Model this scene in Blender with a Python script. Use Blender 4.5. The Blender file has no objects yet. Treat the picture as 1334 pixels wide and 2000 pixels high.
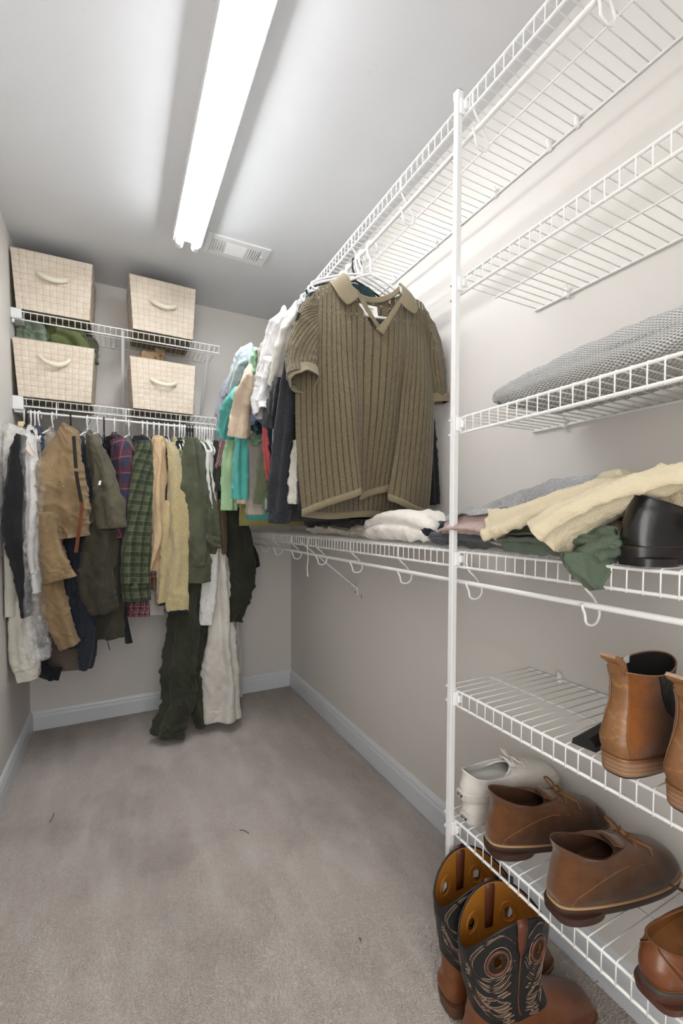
import bpy, math, random
import numpy as np
from mathutils import Vector, Matrix, noise
random.seed(7)
C = bpy.context.scene.collection
SC = bpy.context.scene
pi = math.pi
# ---------------------------------------------------------------- camera
CAMPOS = Vector((-1.0499, -2.8192, 1.1391))
YAW, PIT, ROL = math.radians(26.988), math.radians(-1.859), math.radians(0.197)
FPX, CX, CY = 858.85, 667.0, 1042.1
Fw = Vector((math.sin(YAW)*math.cos(PIT), math.cos(YAW)*math.cos(PIT), math.sin(PIT)))
Rt0 = Vector((math.cos(YAW), -math.sin(YAW), 0)); Up0 = Rt0.cross(Fw)
Rt = Rt0*math.cos(ROL) + Up0*math.sin(ROL); Up = -Rt0*math.sin(ROL) + Up0*math.cos(ROL)
cd = bpy.data.cameras.new('camera'); cam = bpy.data.objects.new('camera', cd); C.objects.link(cam)
cam.matrix_world = Matrix(((Rt.x, Up.x, -Fw.x, CAMPOS.x), (Rt.y, Up.y, -Fw.y, CAMPOS.y), (Rt.z, Up.z, -Fw.z, CAMPOS.z), (0, 0, 0, 1)))
cd.sensor_fit = 'HORIZONTAL'; cd.sensor_width = 36; cd.lens = FPX/1334*36; cd.shift_y = (CY-1000)/1334; cd.clip_start = 0.02
SC.camera = cam
# ---------------------------------------------------------------- world, light, exposure
w = bpy.data.worlds.new('world'); SC.world = w; w.use_nodes = True
w.node_tree.nodes['Background'].inputs[0].default_value = (1, 0.98, 0.95, 1)
w.node_tree.nodes['Background'].inputs[1].default_value = 0.55
SC.view_settings.view_transform = 'Standard'; SC.view_settings.look = 'None'
SC.view_settings.gamma = 1; SC.view_settings.use_curve_mapping = False
SC.view_settings.exposure = 1.06
def area(name, loc, rot, sx, sy, power, col=(1, 1, 1)):
    l = bpy.data.lights.new(name, 'AREA'); l.shape = 'RECTANGLE'; l.size = sx; l.size_y = sy; l.energy = power; l.color = col
    o = bpy.data.objects.new(name, l); o.location = loc; o.rotation_euler = rot; C.objects.link(o); return o
# unseen fill lamp, added behind the camera in front of the doorway
area('added_fill_light', (-1.15, -3.25, 1.25), (math.radians(90), 0, math.radians(-14)), 0.75, 1.9, 7.5, (1, 0.985, 0.96))
TUBE_EMIT = 24.0

# ---------------------------------------------------------------- helpers
def P(px, py, **k):
    """point of the place seen at a pixel of the 1334x2000 photograph, on the plane x=, y= or z="""
    v = Fw + Rt*((px-CX)/FPX) - Up*((py-CY)/FPX)
    (a, val), = k.items(); i = 'xyz'.index(a)
    return CAMPOS + v*((val-CAMPOS[i])/v[i])
def tag(o, label=None, cat=None, group=None, kind=None):
    if label: o['label'] = label
    if cat: o['category'] = cat
    if group: o['group'] = group
    if kind: o['kind'] = kind
    return o
def thing(name, label, cat, loc=(0, 0, 0), rz=0, group=None):
    o = bpy.data.objects.new(name, None); o.empty_display_size = .05; C.objects.link(o)
    o.location = loc; o.rotation_euler = (0, 0, rz); return tag(o, label, cat, group)
def link(name, me, mat=None, parent=None, smooth=True):
    if mat is not None:
        me.materials.clear(); me.materials.append(mat)
    o = bpy.data.objects.new(name, me); C.objects.link(o)
    if parent is not None: o.parent = parent
    return o
def rebase(root, loc):
    """move a thing's origin to loc while its parts stay where they are"""
    d = Vector(loc); root.location = d
    for ch in root.children: ch.location = ch.location - d
def mesh(name, vs, fs, mat=None, parent=None, uv=None, smooth=True):
    me = bpy.data.meshes.new(name); me.from_pydata([tuple(v) for v in vs], [], fs)
    if uv is not None:
        l = me.uv_layers.new(name='UVMap'); vi = np.empty(len(me.loops), dtype=np.int32); me.loops.foreach_get('vertex_index', vi)
        l.data.foreach_set('uv', np.asarray(uv, dtype=np.float32)[vi].ravel())
    if smooth: me.polygons.foreach_set('use_smooth', [True]*len(me.polygons))
    me.validate(); me.update(); return link(name, me, mat, parent)
class MB:
    def __init__(s): s.v = []; s.f = []
    def add(s, vs, fs):
        n = len(s.v); s.v += [tuple(v) for v in vs]; s.f += [tuple(n+i for i in f) for f in fs]; return s
    def box(s, lo, hi, bev=0.0):
        x0, y0, z0 = lo; x1, y1, z1 = hi
        if bev <= 0:
            return s.add([(x0,y0,z0),(x1,y0,z0),(x1,y1,z0),(x0,y1,z0),(x0,y0,z1),(x1,y0,z1),(x1,y1,z1),(x0,y1,z1)],
                         [(3,2,1,0),(4,5,6,7),(0,1,5,4),(1,2,6,5),(2,3,7,6),(3,0,4,7)])
        b = bev; V = []; idx = {}
        for X in (0, 1):
            for Y in (0, 1):
                for Z in (0, 1):
                    cx, cy, cz = (x1 if X else x0), (y1 if Y else y0), (z1 if Z else z0)
                    sx, sy, sz = (-1 if X else 1), (-1 if Y else 1), (-1 if Z else 1)
                    idx[X,Y,Z,'x'] = len(V); V.append((cx, cy+sy*b, cz+sz*b))
                    idx[X,Y,Z,'y'] = len(V); V.append((cx+sx*b, cy, cz+sz*b))
                    idx[X,Y,Z,'z'] = len(V); V.append((cx+sx*b, cy+sy*b, cz))
        F = []
        q = lambda *a: F.append(tuple(idx[k] for k in a))
        for X in (0, 1):
            f = [(X,0,0,'x'),(X,1,0,'x'),(X,1,1,'x'),(X,0,1,'x')]; q(*(f if X else f[::-1]))
        for Y in (0, 1):
            f = [(0,Y,0,'y'),(1,Y,0,'y'),(1,Y,1,'y'),(0,Y,1,'y')]; q(*(f[::-1] if Y else f))
        for Z in (0, 1):
            f = [(0,0,Z,'z'),(1,0,Z,'z'),(1,1,Z,'z'),(0,1,Z,'z')]; q(*(f if Z else f[::-1]))
        for X in (0, 1):
            for Y in (0, 1):
                f = [(X,Y,0,'x'),(X,Y,0,'y'),(X,Y,1,'y'),(X,Y,1,'x')]; q(*(f if (X+Y) % 2 else f[::-1]))
            for Z in (0, 1):
                f = [(X,0,Z,'x'),(X,1,Z,'x'),(X,1,Z,'z'),(X,0,Z,'z')]; q(*(f[::-1] if (X+Z) % 2 else f))
        for Y in (0, 1):
            for Z in (0, 1):
                f = [(0,Y,Z,'y'),(1,Y,Z,'y'),(1,Y,Z,'z'),(0,Y,Z,'z')]; q(*(f if (Y+Z) % 2 else f[::-1]))
        for X in (0, 1):
            for Y in (0, 1):
                for Z in (0, 1):
                    f = [(X,Y,Z,'x'),(X,Y,Z,'y'),(X,Y,Z,'z')]; q(*(f if (X+Y+Z) % 2 else f[::-1]))
        return s.add(V, F)
    def tube(s, pts, r, n=8, caps=True, closed=False):
        pts = [Vector(p) for p in pts]; m = len(pts); rs = r if isinstance(r, (list, tuple)) else [r]*m
        V = []; nrm = None
        for i, p in enumerate(pts):
            if closed: t = (pts[(i+1) % m]-pts[i-1])
            else: t = pts[min(i+1, m-1)]-pts[max(i-1, 0)]
            t.normalize()
            if nrm is None:
                nrm = t.orthogonal().normalized()
            nrm = (nrm-t*nrm.dot(t)).normalized(); b = t.cross(nrm)
            for k in range(n):
                a = 2*pi*k/n; V.append(p+(nrm*math.cos(a)+b*math.sin(a))*rs[i])
        F = []
        for i in range(m if closed else m-1):
            j = (i+1) % m
            for k in range(n):
                F.append((i*n+k, i*n+(k+1) % n, j*n+(k+1) % n, j*n+k))
        if caps and not closed:
            F.append(tuple(range(n))[::-1]); F.append(tuple((m-1)*n+k for k in range(n)))
        return s.add(V, F)
    def prism(s, poly, a, b, ax='y'):
        """polygon (2D) extruded along an axis from a to b"""
        n = len(poly)
        def pt(u, v, w): return {'y': (u, w, v), 'x': (w, u, v), 'z': (u, v, w)}[ax]
        V = [pt(u, v, a) for u, v in poly]+[pt(u, v, b) for u, v in poly]
        F = [tuple(range(n)), tuple(range(2*n-1, n-1, -1))]+[(i, i+n, (i+1) % n+n, (i+1) % n) for i in range(n)]
        return s.add(V, F)
    def build(s, name, mat, parent=None, smooth=True, auto=None):
        o = mesh(name, s.v, s.f, mat, parent, smooth=smooth)
        if auto:
            import bmesh
            bm = bmesh.new(); bm.from_mesh(o.data); bmesh.ops.recalc_face_normals(bm, faces=bm.faces)
            for e in bm.edges:
                if len(e.link_faces) == 2 and e.calc_face_angle(0) > auto: e.smooth = False
            bm.to_mesh(o.data); bm.free()
        return o
def crom(pts, m):
    """Catmull-Rom resample of a list of tuples to m samples"""
    A = np.array(pts, float); n = len(A); out = []
    for i in range(m):
        t = i/(m-1)*(n-1); k = min(int(t), n-2); u = t-k
        p0, p1, p2, p3 = A[max(k-1, 0)], A[k], A[k+1], A[min(k+2, n-1)]
        out.append(.5*((2*p1)+(-p0+p2)*u+(2*p0-5*p1+4*p2-p3)*u*u+(-p0+3*p1-3*p2+p3)*u**3))
    return out
# ---------------------------------------------------------------- materials
def srgb(h):
    if isinstance(h, str):
        h = h.lstrip('#'); c = [int(h[i:i+2], 16)/255 for i in (0, 2, 4)]
    else: c = [x/255 for x in h]
    return tuple((x/12.92 if x <= .04045 else ((x+.055)/1.055)**2.4) for x in c)+(1,)
def dsat(h, k=.80):
    h = tuple(h); g = .3*h[0]+.59*h[1]+.11*h[2]; return tuple(g+(c-g)*k for c in h)
class NT:
    def __init__(s, name, rough=.8, metal=0, spec=.5, sheen=0, coat=0):
        s.m = bpy.data.materials.new(name); s.m.use_nodes = True; s.t = s.m.node_tree
        s.b = s.t.nodes['Principled BSDF']; s.b.inputs['Roughness'].default_value = rough
        s.b.inputs['Metallic'].default_value = metal; s.b.inputs['Specular IOR Level'].default_value = spec
        if sheen: s.b.inputs['Sheen Weight'].default_value = sheen; s.b.inputs['Sheen Roughness'].default_value = .5
        if coat: s.b.inputs['Coat Weight'].default_value = coat; s.b.inputs['Coat Roughness'].default_value = .25
    def n(s, typ, ins=None, **pr):
        nd = s.t.nodes.new(typ)
        for k, v in pr.items(): setattr(nd, k, v)
        for k, v in (ins or {}).items():
            if isinstance(v, bpy.types.NodeSocket): s.t.links.new(v, nd.inputs[k])
            else: nd.inputs[k].default_value = v
        return nd
    def co(s, kind='Object', sc=None):
        o = s.n('ShaderNodeTexCoord').outputs[kind]
        if sc is not None: o = s.n('ShaderNodeMapping', {'Vector': o, 'Scale': sc}).outputs[0]
        return o
    def noise(s, vec, scale, detail=3, rough=.5): return s.n('ShaderNodeTexNoise', {'Vector': vec, 'Scale': scale, 'Detail': detail, 'Roughness': rough}).outputs[0]
    def math(s, op, a, b=0.0, c=None):
        ins = {0: a, 1: b}
        if c is not None: ins[2] = c
        return s.n('ShaderNodeMath', ins, operation=op).outputs[0]
    def mix(s, f, a, b, bt='MIX'):
        nd = s.n('ShaderNodeMix', data_type='RGBA', blend_type=bt)
        for i, v in ((0, f), (6, a), (7, b)):
            if isinstance(v, bpy.types.NodeSocket): s.t.links.new(v, nd.inputs[i])
            else: nd.inputs[i].default_value = v
        return nd.outputs[2]
    def ramp(s, f, a, b): return s.n('ShaderNodeMapRange', {0: f, 1: a, 2: b}).outputs[0]
    def xyz(s, v):
        q = s.n('ShaderNodeSeparateXYZ', {0: v}); return q.outputs[0], q.outputs[1], q.outputs[2]
    def bump(s, h, strength=.3, dist=.001, prev=None):
        ins = {'Height': h, 'Strength': strength, 'Distance': dist}
        if prev is not None: ins['Normal'] = prev
        return s.n('ShaderNodeBump', ins).outputs[0]
    def out(s, col=None, nrm=None, alpha=None, rough=None):
        for k, v in (('Base Color', col), ('Normal', nrm), ('Alpha', alpha), ('Roughness', rough)):
            if v is None: continue
            if isinstance(v, bpy.types.NodeSocket): s.t.links.new(v, s.b.inputs[k])
            else: s.b.inputs[k].default_value = v
        return s.m
def plain(name, col, rough=.5, metal=0, spec=.5, var=.04, sc=30, bump=0, bsc=200, coat=0):
    t = NT(name, rough, metal, spec, coat=coat); c = srgb(col); v = t.co()
    n = t.noise(v, sc, 4); c2 = tuple(x*(1-var*3) for x in c[:3])+(1,)
    nr = t.bump(t.noise(v, bsc, 3), bump, .001) if bump else None
    return t.out(t.mix(n, c, c2), nr)
def fabric(name, col, col2=None, weave=900, rough=.92, bump=.35, var=.22, sheen=.15, stripes=(), alpha=None, scale=1.0, twill=False, heather=0.0):
    """woven cloth; stripes = (axis, period, offset, width, colour, strength) in metres over the UVs"""
    t = NT(name, rough, 0, .25, sheen); uv = t.co('UV'); ob = t.co('Object'); c = srgb(dsat(col)); col2 = dsat(col2) if col2 is not None else None; stripes = [q[:4]+(dsat(q[4]), q[5]) for q in stripes]
    u, v, _ = t.xyz(uv)
    base = c
    if stripes:
        cur = c
        for ax, per, off, wd, sc_, al in stripes:
            q = u if ax == 'u' else (v if ax == 'v' else t.math('ADD', u, v))
            fr = t.math('FRACT', t.math('ADD', t.math('MULTIPLY', q, 1/per), off))
            mk = t.math('MULTIPLY', t.math('LESS_THAN', fr, wd/per), al)
            cur = t.mix(mk, cur, srgb(sc_))
        base = cur
    n = t.noise(ob, 9, 4)
    dark = t.mix(1.0, base, (1-var*.75, 1-var*.75, 1-var*.75, 1), 'MULTIPLY')
    colr = t.mix(t.ramp(n, .35, .7), base, dark if col2 is None else srgb(col2))
    if heather:
        hn = t.n('ShaderNodeTexNoise', {'Vector': t.n('ShaderNodeMapping', {'Vector': uv, 'Scale': (1, .25, 1)}).outputs[0], 'Scale': 600, 'Detail': 2}).outputs[0]
        colr = t.mix(t.math('MULTIPLY', t.ramp(hn, .42, .62), heather), colr, (.75, .73, .7, 1))
    su = t.math('SINE', t.math('MULTIPLY', u if not twill else t.math('ADD', u, v), weave*2.2)); sv = t.math('SINE', t.math('MULTIPLY', v, weave*2.2))
    wv = t.math('MULTIPLY', su, sv) if not twill else su
    h = t.math('ADD', t.math('MULTIPLY', wv, .35), t.noise(ob, 500, 2))
    nr = t.bump(h, bump, .0012); nr = t.bump(t.noise(ob, 38, 5, .6), .6, .008, nr)
    return t.out(colr, nr, alpha)
def fuzzy(name, col, col2, sc=330, bump=.9, rough=.98, dist=.004):
    t = NT(name, rough, 0, .1, .5); ob = t.co('Object')
    vz = t.n('ShaderNodeTexVoronoi', {'Vector': ob, 'Scale': sc}, feature='F1').outputs['Distance']
    n = t.noise(ob, sc*.6, 3); h = t.math('ADD', t.math('MULTIPLY', vz, -.8), n)
    return t.out(t.mix(t.ramp(h, -.5, .5), srgb(col2), srgb(col)), t.bump(h, bump, dist))
def leather(name, col, col2, rough=.45, sc=7, fine=260, bump=.2, coat=.15, scuff=None):
    t = NT(name, rough, 0, .45, coat=coat); ob = t.co('Object')
    n = t.noise(ob, sc, 5, .6); c = t.mix(t.ramp(n, .35, .68), srgb(dsat(col, 1.0)), srgb(dsat(col2, 1.0)))
    if scuff:
        n2 = t.noise(t.co('Object', (1, 1, 1.7)), 34, 7, .75); c = t.mix(t.math('MULTIPLY', t.ramp(n2, .5, .78), .5), c, srgb(scuff))
    nr = t.bump(t.noise(ob, fine, 4), bump, .0012); nr = t.bump(t.noise(ob, 25, 4), .25, .004, nr)
    return t.out(c, nr, rough=t.math('ADD', t.math('MULTIPLY', n, .25), rough-.1))
def suede(name, col, col2, dark):
    t = NT(name, .95, 0, .12, .35); ob = t.co('Object')
    n = t.noise(ob, 14, 5, .65); n2 = t.noise(ob, 5, 3); f = t.noise(ob, 420, 3)
    c = t.mix(t.ramp(n, .40, .62), srgb(col), srgb(col2)); c = t.mix(t.math('MULTIPLY', t.ramp(n2, .46, .62), .75), c, srgb(dark))
    c = t.mix(t.math('MULTIPLY', t.ramp(f, .3, .8), .35), c, srgb(dark))
    return t.out(c, t.bump(f, .5, .0015))
WIRE = plain('white_vinyl_coated_wire', (236, 236, 234), .3, var=.01, coat=.2)
METAL = plain('white_enamel', (232, 232, 232), .35, var=.015)
PLAST = plain('white_plastic', (240, 240, 240), .28, var=.01)
BLACKP = plain('black_plastic', (18, 18, 20), .35)
SCREW = plain('dull_screw', (120, 118, 112), .4, .8)
def wall_mat(name, col):
    t = NT(name, .78, 0, .3); ob = t.co('Object')
    n = t.noise(ob, 2.2, 4); c = srgb(col); c2 = tuple(x*.955 for x in c[:3])+(1,)
    sc = t.noise(t.co('Object', (1, 1, .5)), 14, 6, .7)
    col_ = t.mix(t.ramp(n, .3, .7), c, c2); col_ = t.mix(t.math('MULTIPLY', t.ramp(sc, .66, .8), .14), col_, srgb((120, 112, 100)))
    nr = t.bump(t.noise(ob, 260, 3), .12, .0012); nr = t.bump(t.noise(ob, 35, 3), .06, .003, nr)
    return t.out(col_, nr)
WALL = wall_mat('beige_wall_paint', (221, 217, 212))
CEIL = wall_mat('ceiling_paint', (220, 221, 224))
TRIM = plain('white_semi_gloss_trim', (222, 226, 232), .32, var=.015, sc=6)
def carpet_mat():
    t = NT('greige_cut_pile_carpet', 1.0, 0, .05, .25); ob = t.co('Object')
    a = t.noise(ob, 330, 3, .7); b = t.noise(ob, 90, 3, .6); l = t.noise(ob, 2.6, 5, .62); l2 = t.noise(t.co('Object', (2.2, .7, 1)), 6, 3)
    c = t.mix(t.ramp(a, .3, .7), srgb((208, 194, 185)), srgb((250, 240, 232)))
    c = t.mix(t.math('MULTIPLY', t.ramp(b, .4, .7), .3), c, srgb((172, 160, 154)))
    c = t.mix(t.math('MULTIPLY', t.ramp(l, .48, .70), .42), c, srgb((156, 143, 136)))
    c = t.mix(t.math('MULTIPLY', t.ramp(l2, .45, .7), .45), c, srgb((250, 243, 236)))
    nr = t.bump(t.math('ADD', a, b), .85, .006)
    return t.out(c, nr)
CARPET = carpet_mat()
# ---------------------------------------------------------------- room shell
W, H = 1.477, 2.44; YB = -3.45
def struct(name, mb, mat, **k):
    o = mb.build(name, mat, **k); o['kind'] = 'structure'; return o
struct('wall_back', MB().box((-W-.1, 0, -.02), (.1, .1, H+.02)), WALL, smooth=False)
struct('wall_right', MB().box((0, YB-.1, -.02), (.1, 0, H+.02)), WALL, smooth=False)
struct('wall_left', MB().box((-W-.1, YB-.1, -.02), (-W, 0, H+.02)), WALL, smooth=False)
# front wall behind the camera, with the open doorway
struct('wall_front', MB().box((-W, YB-.1, 0), (-1.38, YB, H)).box((-.52, YB-.1, 0), (0, YB, H)).box((-1.38, YB-.1, 2.05), (-.52, YB, H)), WALL, smooth=False)
struct('ceiling', MB().box((-W-.1, YB-.1, H), (.1, .1, H+.08)), CEIL, smooth=False)
# carpet floor: a gently uneven surface
nx, ny = 150, 330
xs = np.linspace(-W, 0, nx); ys = np.linspace(YB, 0, ny); vs = []
for y in ys:
    for x in xs:
        vs.append((x, y, .002*noise.noise(Vector((x*6, y*6, 0)))+.0015*noise.noise(Vector((x*40, y*40, 3)))-.0015))
fs = [(j*nx+i, j*nx+i+1, (j+1)*nx+i+1, (j+1)*nx+i) for j in range(ny-1) for i in range(nx-1)]
floor = mesh('floor', vs, fs, CARPET); floor['kind'] = 'structure'
rs = np.random.RandomState(5); sp = .0046
gx, gy = np.meshgrid(np.arange(-W+.016, -.016, sp), np.arange(-2.78, -.016, sp), indexing='ij')
n_ = gx.size; cx = gx.ravel()+rs.uniform(-.5, .5, n_)*sp; cy = gy.ravel()+rs.uniform(-.5, .5, n_)*sp
ld = .6+1.6*np.sin(cx*7+1.3*np.sin(cy*5))*np.sin(cy*4+cx*3); a0 = rs.uniform(0, 6.28, n_); hh = rs.uniform(.003, .0065, n_); lean = rs.uniform(0, .003, n_)
V_ = np.zeros((n_, 4, 3), np.float32)
for k in range(3):
    V_[:, k, 0] = cx+.0021*np.cos(a0+k*2.094); V_[:, k, 1] = cy+.0021*np.sin(a0+k*2.094); V_[:, k, 2] = .0005
V_[:, 3, 0] = cx+lean*np.cos(a0)+.0012*ld; V_[:, 3, 1] = cy+lean*np.sin(a0); V_[:, 3, 2] = hh
me = bpy.data.meshes.new('carpet_pile'); b_ = np.arange(n_)[:, None]*4; T_ = np.concatenate([b_+np.array([0, 1, 3]), b_+np.array([1, 2, 3]), b_+np.array([2, 0, 3])], 0).astype(np.int32)
me.vertices.add(n_*4); me.vertices.foreach_set('co', V_.ravel()); me.loops.add(T_.size); me.loops.foreach_set('vertex_index', T_.ravel())
me.polygons.add(len(T_)); me.polygons.foreach_set('loop_start', np.arange(0, T_.size, 3, dtype=np.int32)); me.polygons.foreach_set('loop_total', np.full(len(T_), 3, np.int32)); me.update(); me.validate()
pile = link('carpet_pile', me, CARPET, floor); pile['kind'] = 'stuff'
# baseboards: profile in (out, z)
def base(name, p0, p1, n, m0, m1):
    prof = [(0, 0), (.014, 0), (.014, .072), (.0125, .080), (.011, .083), (.011, .092), (.008, .100), (.004, .107), (0, .109)]
    p0, p1, n = Vector(p0), Vector(p1), Vector(n); d = (p1-p0).normalized(); V = []
    for end, mm, sg in ((p0, m0, 1), (p1, m1, -1)):
        for o, z in prof: V.append(end+n*o+d*(sg*o*mm)+Vector((0, 0, z)))
    k = len(prof); F = [(i, i+k, (i+1) % k+k, (i+1) % k) for i in range(k)]
    F += [tuple(range(k))[::-1], tuple(range(k, 2*k))]
    o = MB().add(V, F).build(name, TRIM, smooth=False); o['kind'] = 'structure'; return o
base('baseboard_back', (-W, 0, 0), (0, 0, 0), (0, -1, 0), 1, 1)
base('baseboard_right', (0, 0, 0), (0, YB, 0), (-1, 0, 0), 1, 0)
base('baseboard_left', (-W, YB, 0), (-W, 0, 0), (1, 0, 0), 0, 1)

# ---------------------------------------------------------------- fluorescent strip light
EM = bpy.data.materials.new('glowing_tube'); EM.use_nodes = True
for nd in list(EM.node_tree.nodes):
    if nd.type == 'BSDF_PRINCIPLED': EM.node_tree.nodes.remove(nd)
e = EM.node_tree.nodes.new('ShaderNodeEmission'); e.inputs[0].default_value = (.97, .985, 1, 1); e.inputs[1].default_value = TUBE_EMIT
EM.node_tree.links.new(e.outputs[0], EM.node_tree.nodes['Material Output'].inputs[0])
FX = -.757; y0, y1 = -1.93, -.705
lamp = thing('ceiling_light', 'long white two-tube fluorescent strip light on the ceiling', 'light', (FX, (y0+y1)/2, H))
hy = (y1-y0)/2
# channel: shallow inverted trough
pr = [(-.056, 0), (-.061, -.068), (-.058, -.070), (-.050, -.050), (-.022, -.058), (.022, -.058), (.050, -.050), (.058, -.070), (.061, -.068), (.056, 0)]
MB().prism(pr, -hy, hy).build('housing', METAL, lamp, smooth=False)
for s in (-1, 1):
    MB().tube([(s*.034, -hy+.006, -.0735), (s*.034, hy-.006, -.0735)], .0165, 20).build('tube', EM, lamp, auto=.6)
    for e_ in (-1, 1):
        m = MB(); m.box((s*.034-.012, e_*hy-.012, -.082), (s*.034+.012, e_*hy+.006, -.040), .003)
        m.build('lamp_holder', PLAST, lamp, smooth=False)
        MB().tube([(s*.034, e_*(hy-.02), -.0735), (s*.034, e_*(hy+.008), -.0735), (s*.034, e_*(hy+.011), -.0735)], [.0172, .0172, .013], 20).build('tube_cap', PLAST, lamp, auto=.6)
# ---------------------------------------------------------------- ceiling air vent
vent = thing('air_vent', 'white ceiling air register with three banks of louvres', 'air vent', (-.520, -.655, H))
hx, hy = .148, .078
m = MB()
DARK = plain('dark_duct', (60, 60, 62), .9)
ox0, ox1, oy = -.125, .108, .045
m.box((-hx, -hy, -.007), (ox0, hy, 0), .002); m.box((ox1, -hy, -.007), (hx, hy, 0), .002)
m.box((ox0, -hy, -.007), (ox1, -oy, 0), .002); m.box((ox0, oy, -.007), (ox1, hy, 0), .002)
for x in (-.060, .042): m.box((x-.005, -oy, -.007), (x+.005, oy, 0), .001)
m.build('frame', METAL, vent, smooth=False)
MB().box((ox0, -oy, .001), (ox1, oy, .012)).build('duct', DARK, vent, smooth=False)
for k in range(8):
    y = -oy+.006+k*.0112
    MB().prism([(y-.0045, -.001), (y+.0010, -.008), (y+.0022, -.0075), (y-.0030, 0)], -.055, .037, 'x').build('louvre', METAL, vent, smooth=False)
for x0, x1, n in ((-.125, -.065, 5), (.047, .104, 5)):
    for k in range(n):
        x = x0+(k+.5)*(x1-x0)/n
        MB().prism([(x-.0048, -.001), (x+.0016, -.009), (x+.0030, -.0085), (x-.0032, 0)], -oy, oy, 'y').build('louvre', METAL, vent, smooth=False)
for k in range(6):
    y = -oy+.008+k*.0148
    MB().box((-.125, y-.0012, -.006), (-.065, y+.0012, -.003)).build('louvre', METAL, vent, smooth=False)
MB().box((.112, -.01, -.013), (.120, .012, -.005), .002).build('lever', PLAST, vent, smooth=False)
for y in (-.0, ):
    MB().tube([(.133, y, -.0085), (.133, y, -.006)], .004, 10).build('screw', METAL, vent)

# ---------------------------------------------------------------- wire shelves
def wire_mesh(r=.0014, D=.302, lip=.041):
    pts = [(-.003, 0, 0), (-D+.004, 0, 0), (-D-.0005, 0, -.0012), (-D-.002, 0, -.006), (-D-.002, 0, -lip-.004)]
    m = MB().tube(pts, r, 6); me = bpy.data.meshes.new('wire'); me.from_pydata(m.v, [], m.f); me.polygons.foreach_set('use_smooth', [True]*len(me.polygons))
    me.materials.append(WIRE); return me
WM = wire_mesh(); WM2 = wire_mesh(D=.298)
def shelf(label, z, ya, yb, rod=None, back=False, D=.302, lip=.041, start=0.0, hooks=(), hook_group=None, clips=(), slope=0.0, mid=True):
    """shelf along +Y (right wall) or, with back=True, along the back wall. local: x = depth (0 at wall, negative to the front), y = along"""
    L = yb-ya
    t = thing('wire_shelf', label, 'shelf')
    R_ = .0034
    def rail(nm, x, dz, r, a=0, b=L): return MB().tube([(x, a, dz), (x, b, dz)], r, 10).build(nm, WIRE, t, auto=.7)
    rail('back_rail', -.004, -.0040, R_); rail('front_rail', -D, -.0044, R_); rail('lip_rail', -D, -lip, R_)
    if mid: rail('middle_rail', -D*.52, -.0036, .0024, .0)
    n = int((L-.01)/.0254)
    me = WM if D > .3 else WM2
    for i in range(n+1):
        o = bpy.data.objects.new('wire', me); C.objects.link(o); o.parent = t; o.location = (0, start+.004+i*.0254, 0)
    for c in clips:
        m = MB().box((-.014, c-.006, -.012), (0, c+.006, .012), .003).tube([(-.010, c, .010), (-.012, c, .018)], .0045, 8)
        m.build('wall_clip', PLAST, t, smooth=False)
    if rod:
        dx, dz = rod
        rail('hanging_rod', -D+dx, dz, .0062, 0.0, L)
    for h in hooks:
        dx, dz = rod; xr = -D+dx
        pts = [(-D+.001, h, -.004), (-D+.002, h, -lip), (-D+.030, h, dz+.012), (-D+.047, h, dz-.010), (-D+.050, h, dz-.024), (-D+.042, h, dz-.036), (-D+.028, h, dz-.040), (-D+.012, h, dz-.034), (xr-.002, h, dz-.018), (xr-.009, h, dz-.006), (xr-.011, h, dz+.002)]
        MB().tube([tuple(p) for p in crom(pts, 30)], .0026, 8).build('rod_hook', WIRE, t)
    if back:
        t.rotation_euler = (0, 0, pi/2); t.location = (yb, 0, z)      # local y runs towards world -x
    else:
        t.location = (0, ya, z)
    return t
YF = -2.80
top = shelf('topmost long white wire shelf on the right wall with the clothes rod', 2.139, YF, -.006, rod=(.012, -.088), hooks=[y-YF for y in (-1.124, -1.424, -1.722, -2.016, -2.315, -2.62)], clips=[y-YF for y in (-.6, -.9, -1.25, -1.52, -1.80, -1.99, -2.07, -2.36, -2.66)])
hk4 = [y-YF for y in (-.30, -.544, -.818, -1.113, -1.421, -1.724, -2.015, -2.312, -2.61)]
mid4 = shelf('long mid-height wire shelf on the right wall with clothes and black shoes', 1.0645, YF, -.006, rod=(.010, -.079), hooks=hk4, clips=[y-YF for y in (-.4, -1.0, -1.6, -2.2)])
YS = -1.952
s2 = shelf('short empty wire shelf right of the post, second from the top', 1.7265, YF, YS, clips=[.32, YS-YF-.10], start=.0)
s3 = shelf('short wire shelf right of the post holding the grey towel', 1.391, YF, YS, clips=[.32, YS-YF-.10])
s5 = shelf('wire shelf right of the post holding the pair of pull-on ankle boots', .718, YF, YS, clips=[.32, YS-YF-.10])
s6 = shelf('lowest wire shelf right of the post holding sneakers and brown shoes', .389, YF, YS, clips=[.32, YS-YF-.10])
# put the wire grid so that its last wire sits at the left end
for s in (s2, s3, s5, s6):
    ws = [c for c in s.children if c.name.startswith('wire')]; off = (YS-YF)-.004-max(c.location.y for c in ws)
    for c in ws: c.location.y += off
    for x, z_ in ((-.302, -.0044), (-.302, -.041)):
        MB().tube([(x, YS-YF-.002, z_), (x, YS-YF+.004, z_)], .0046, 10).build('end_cap', PLAST, s)
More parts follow.
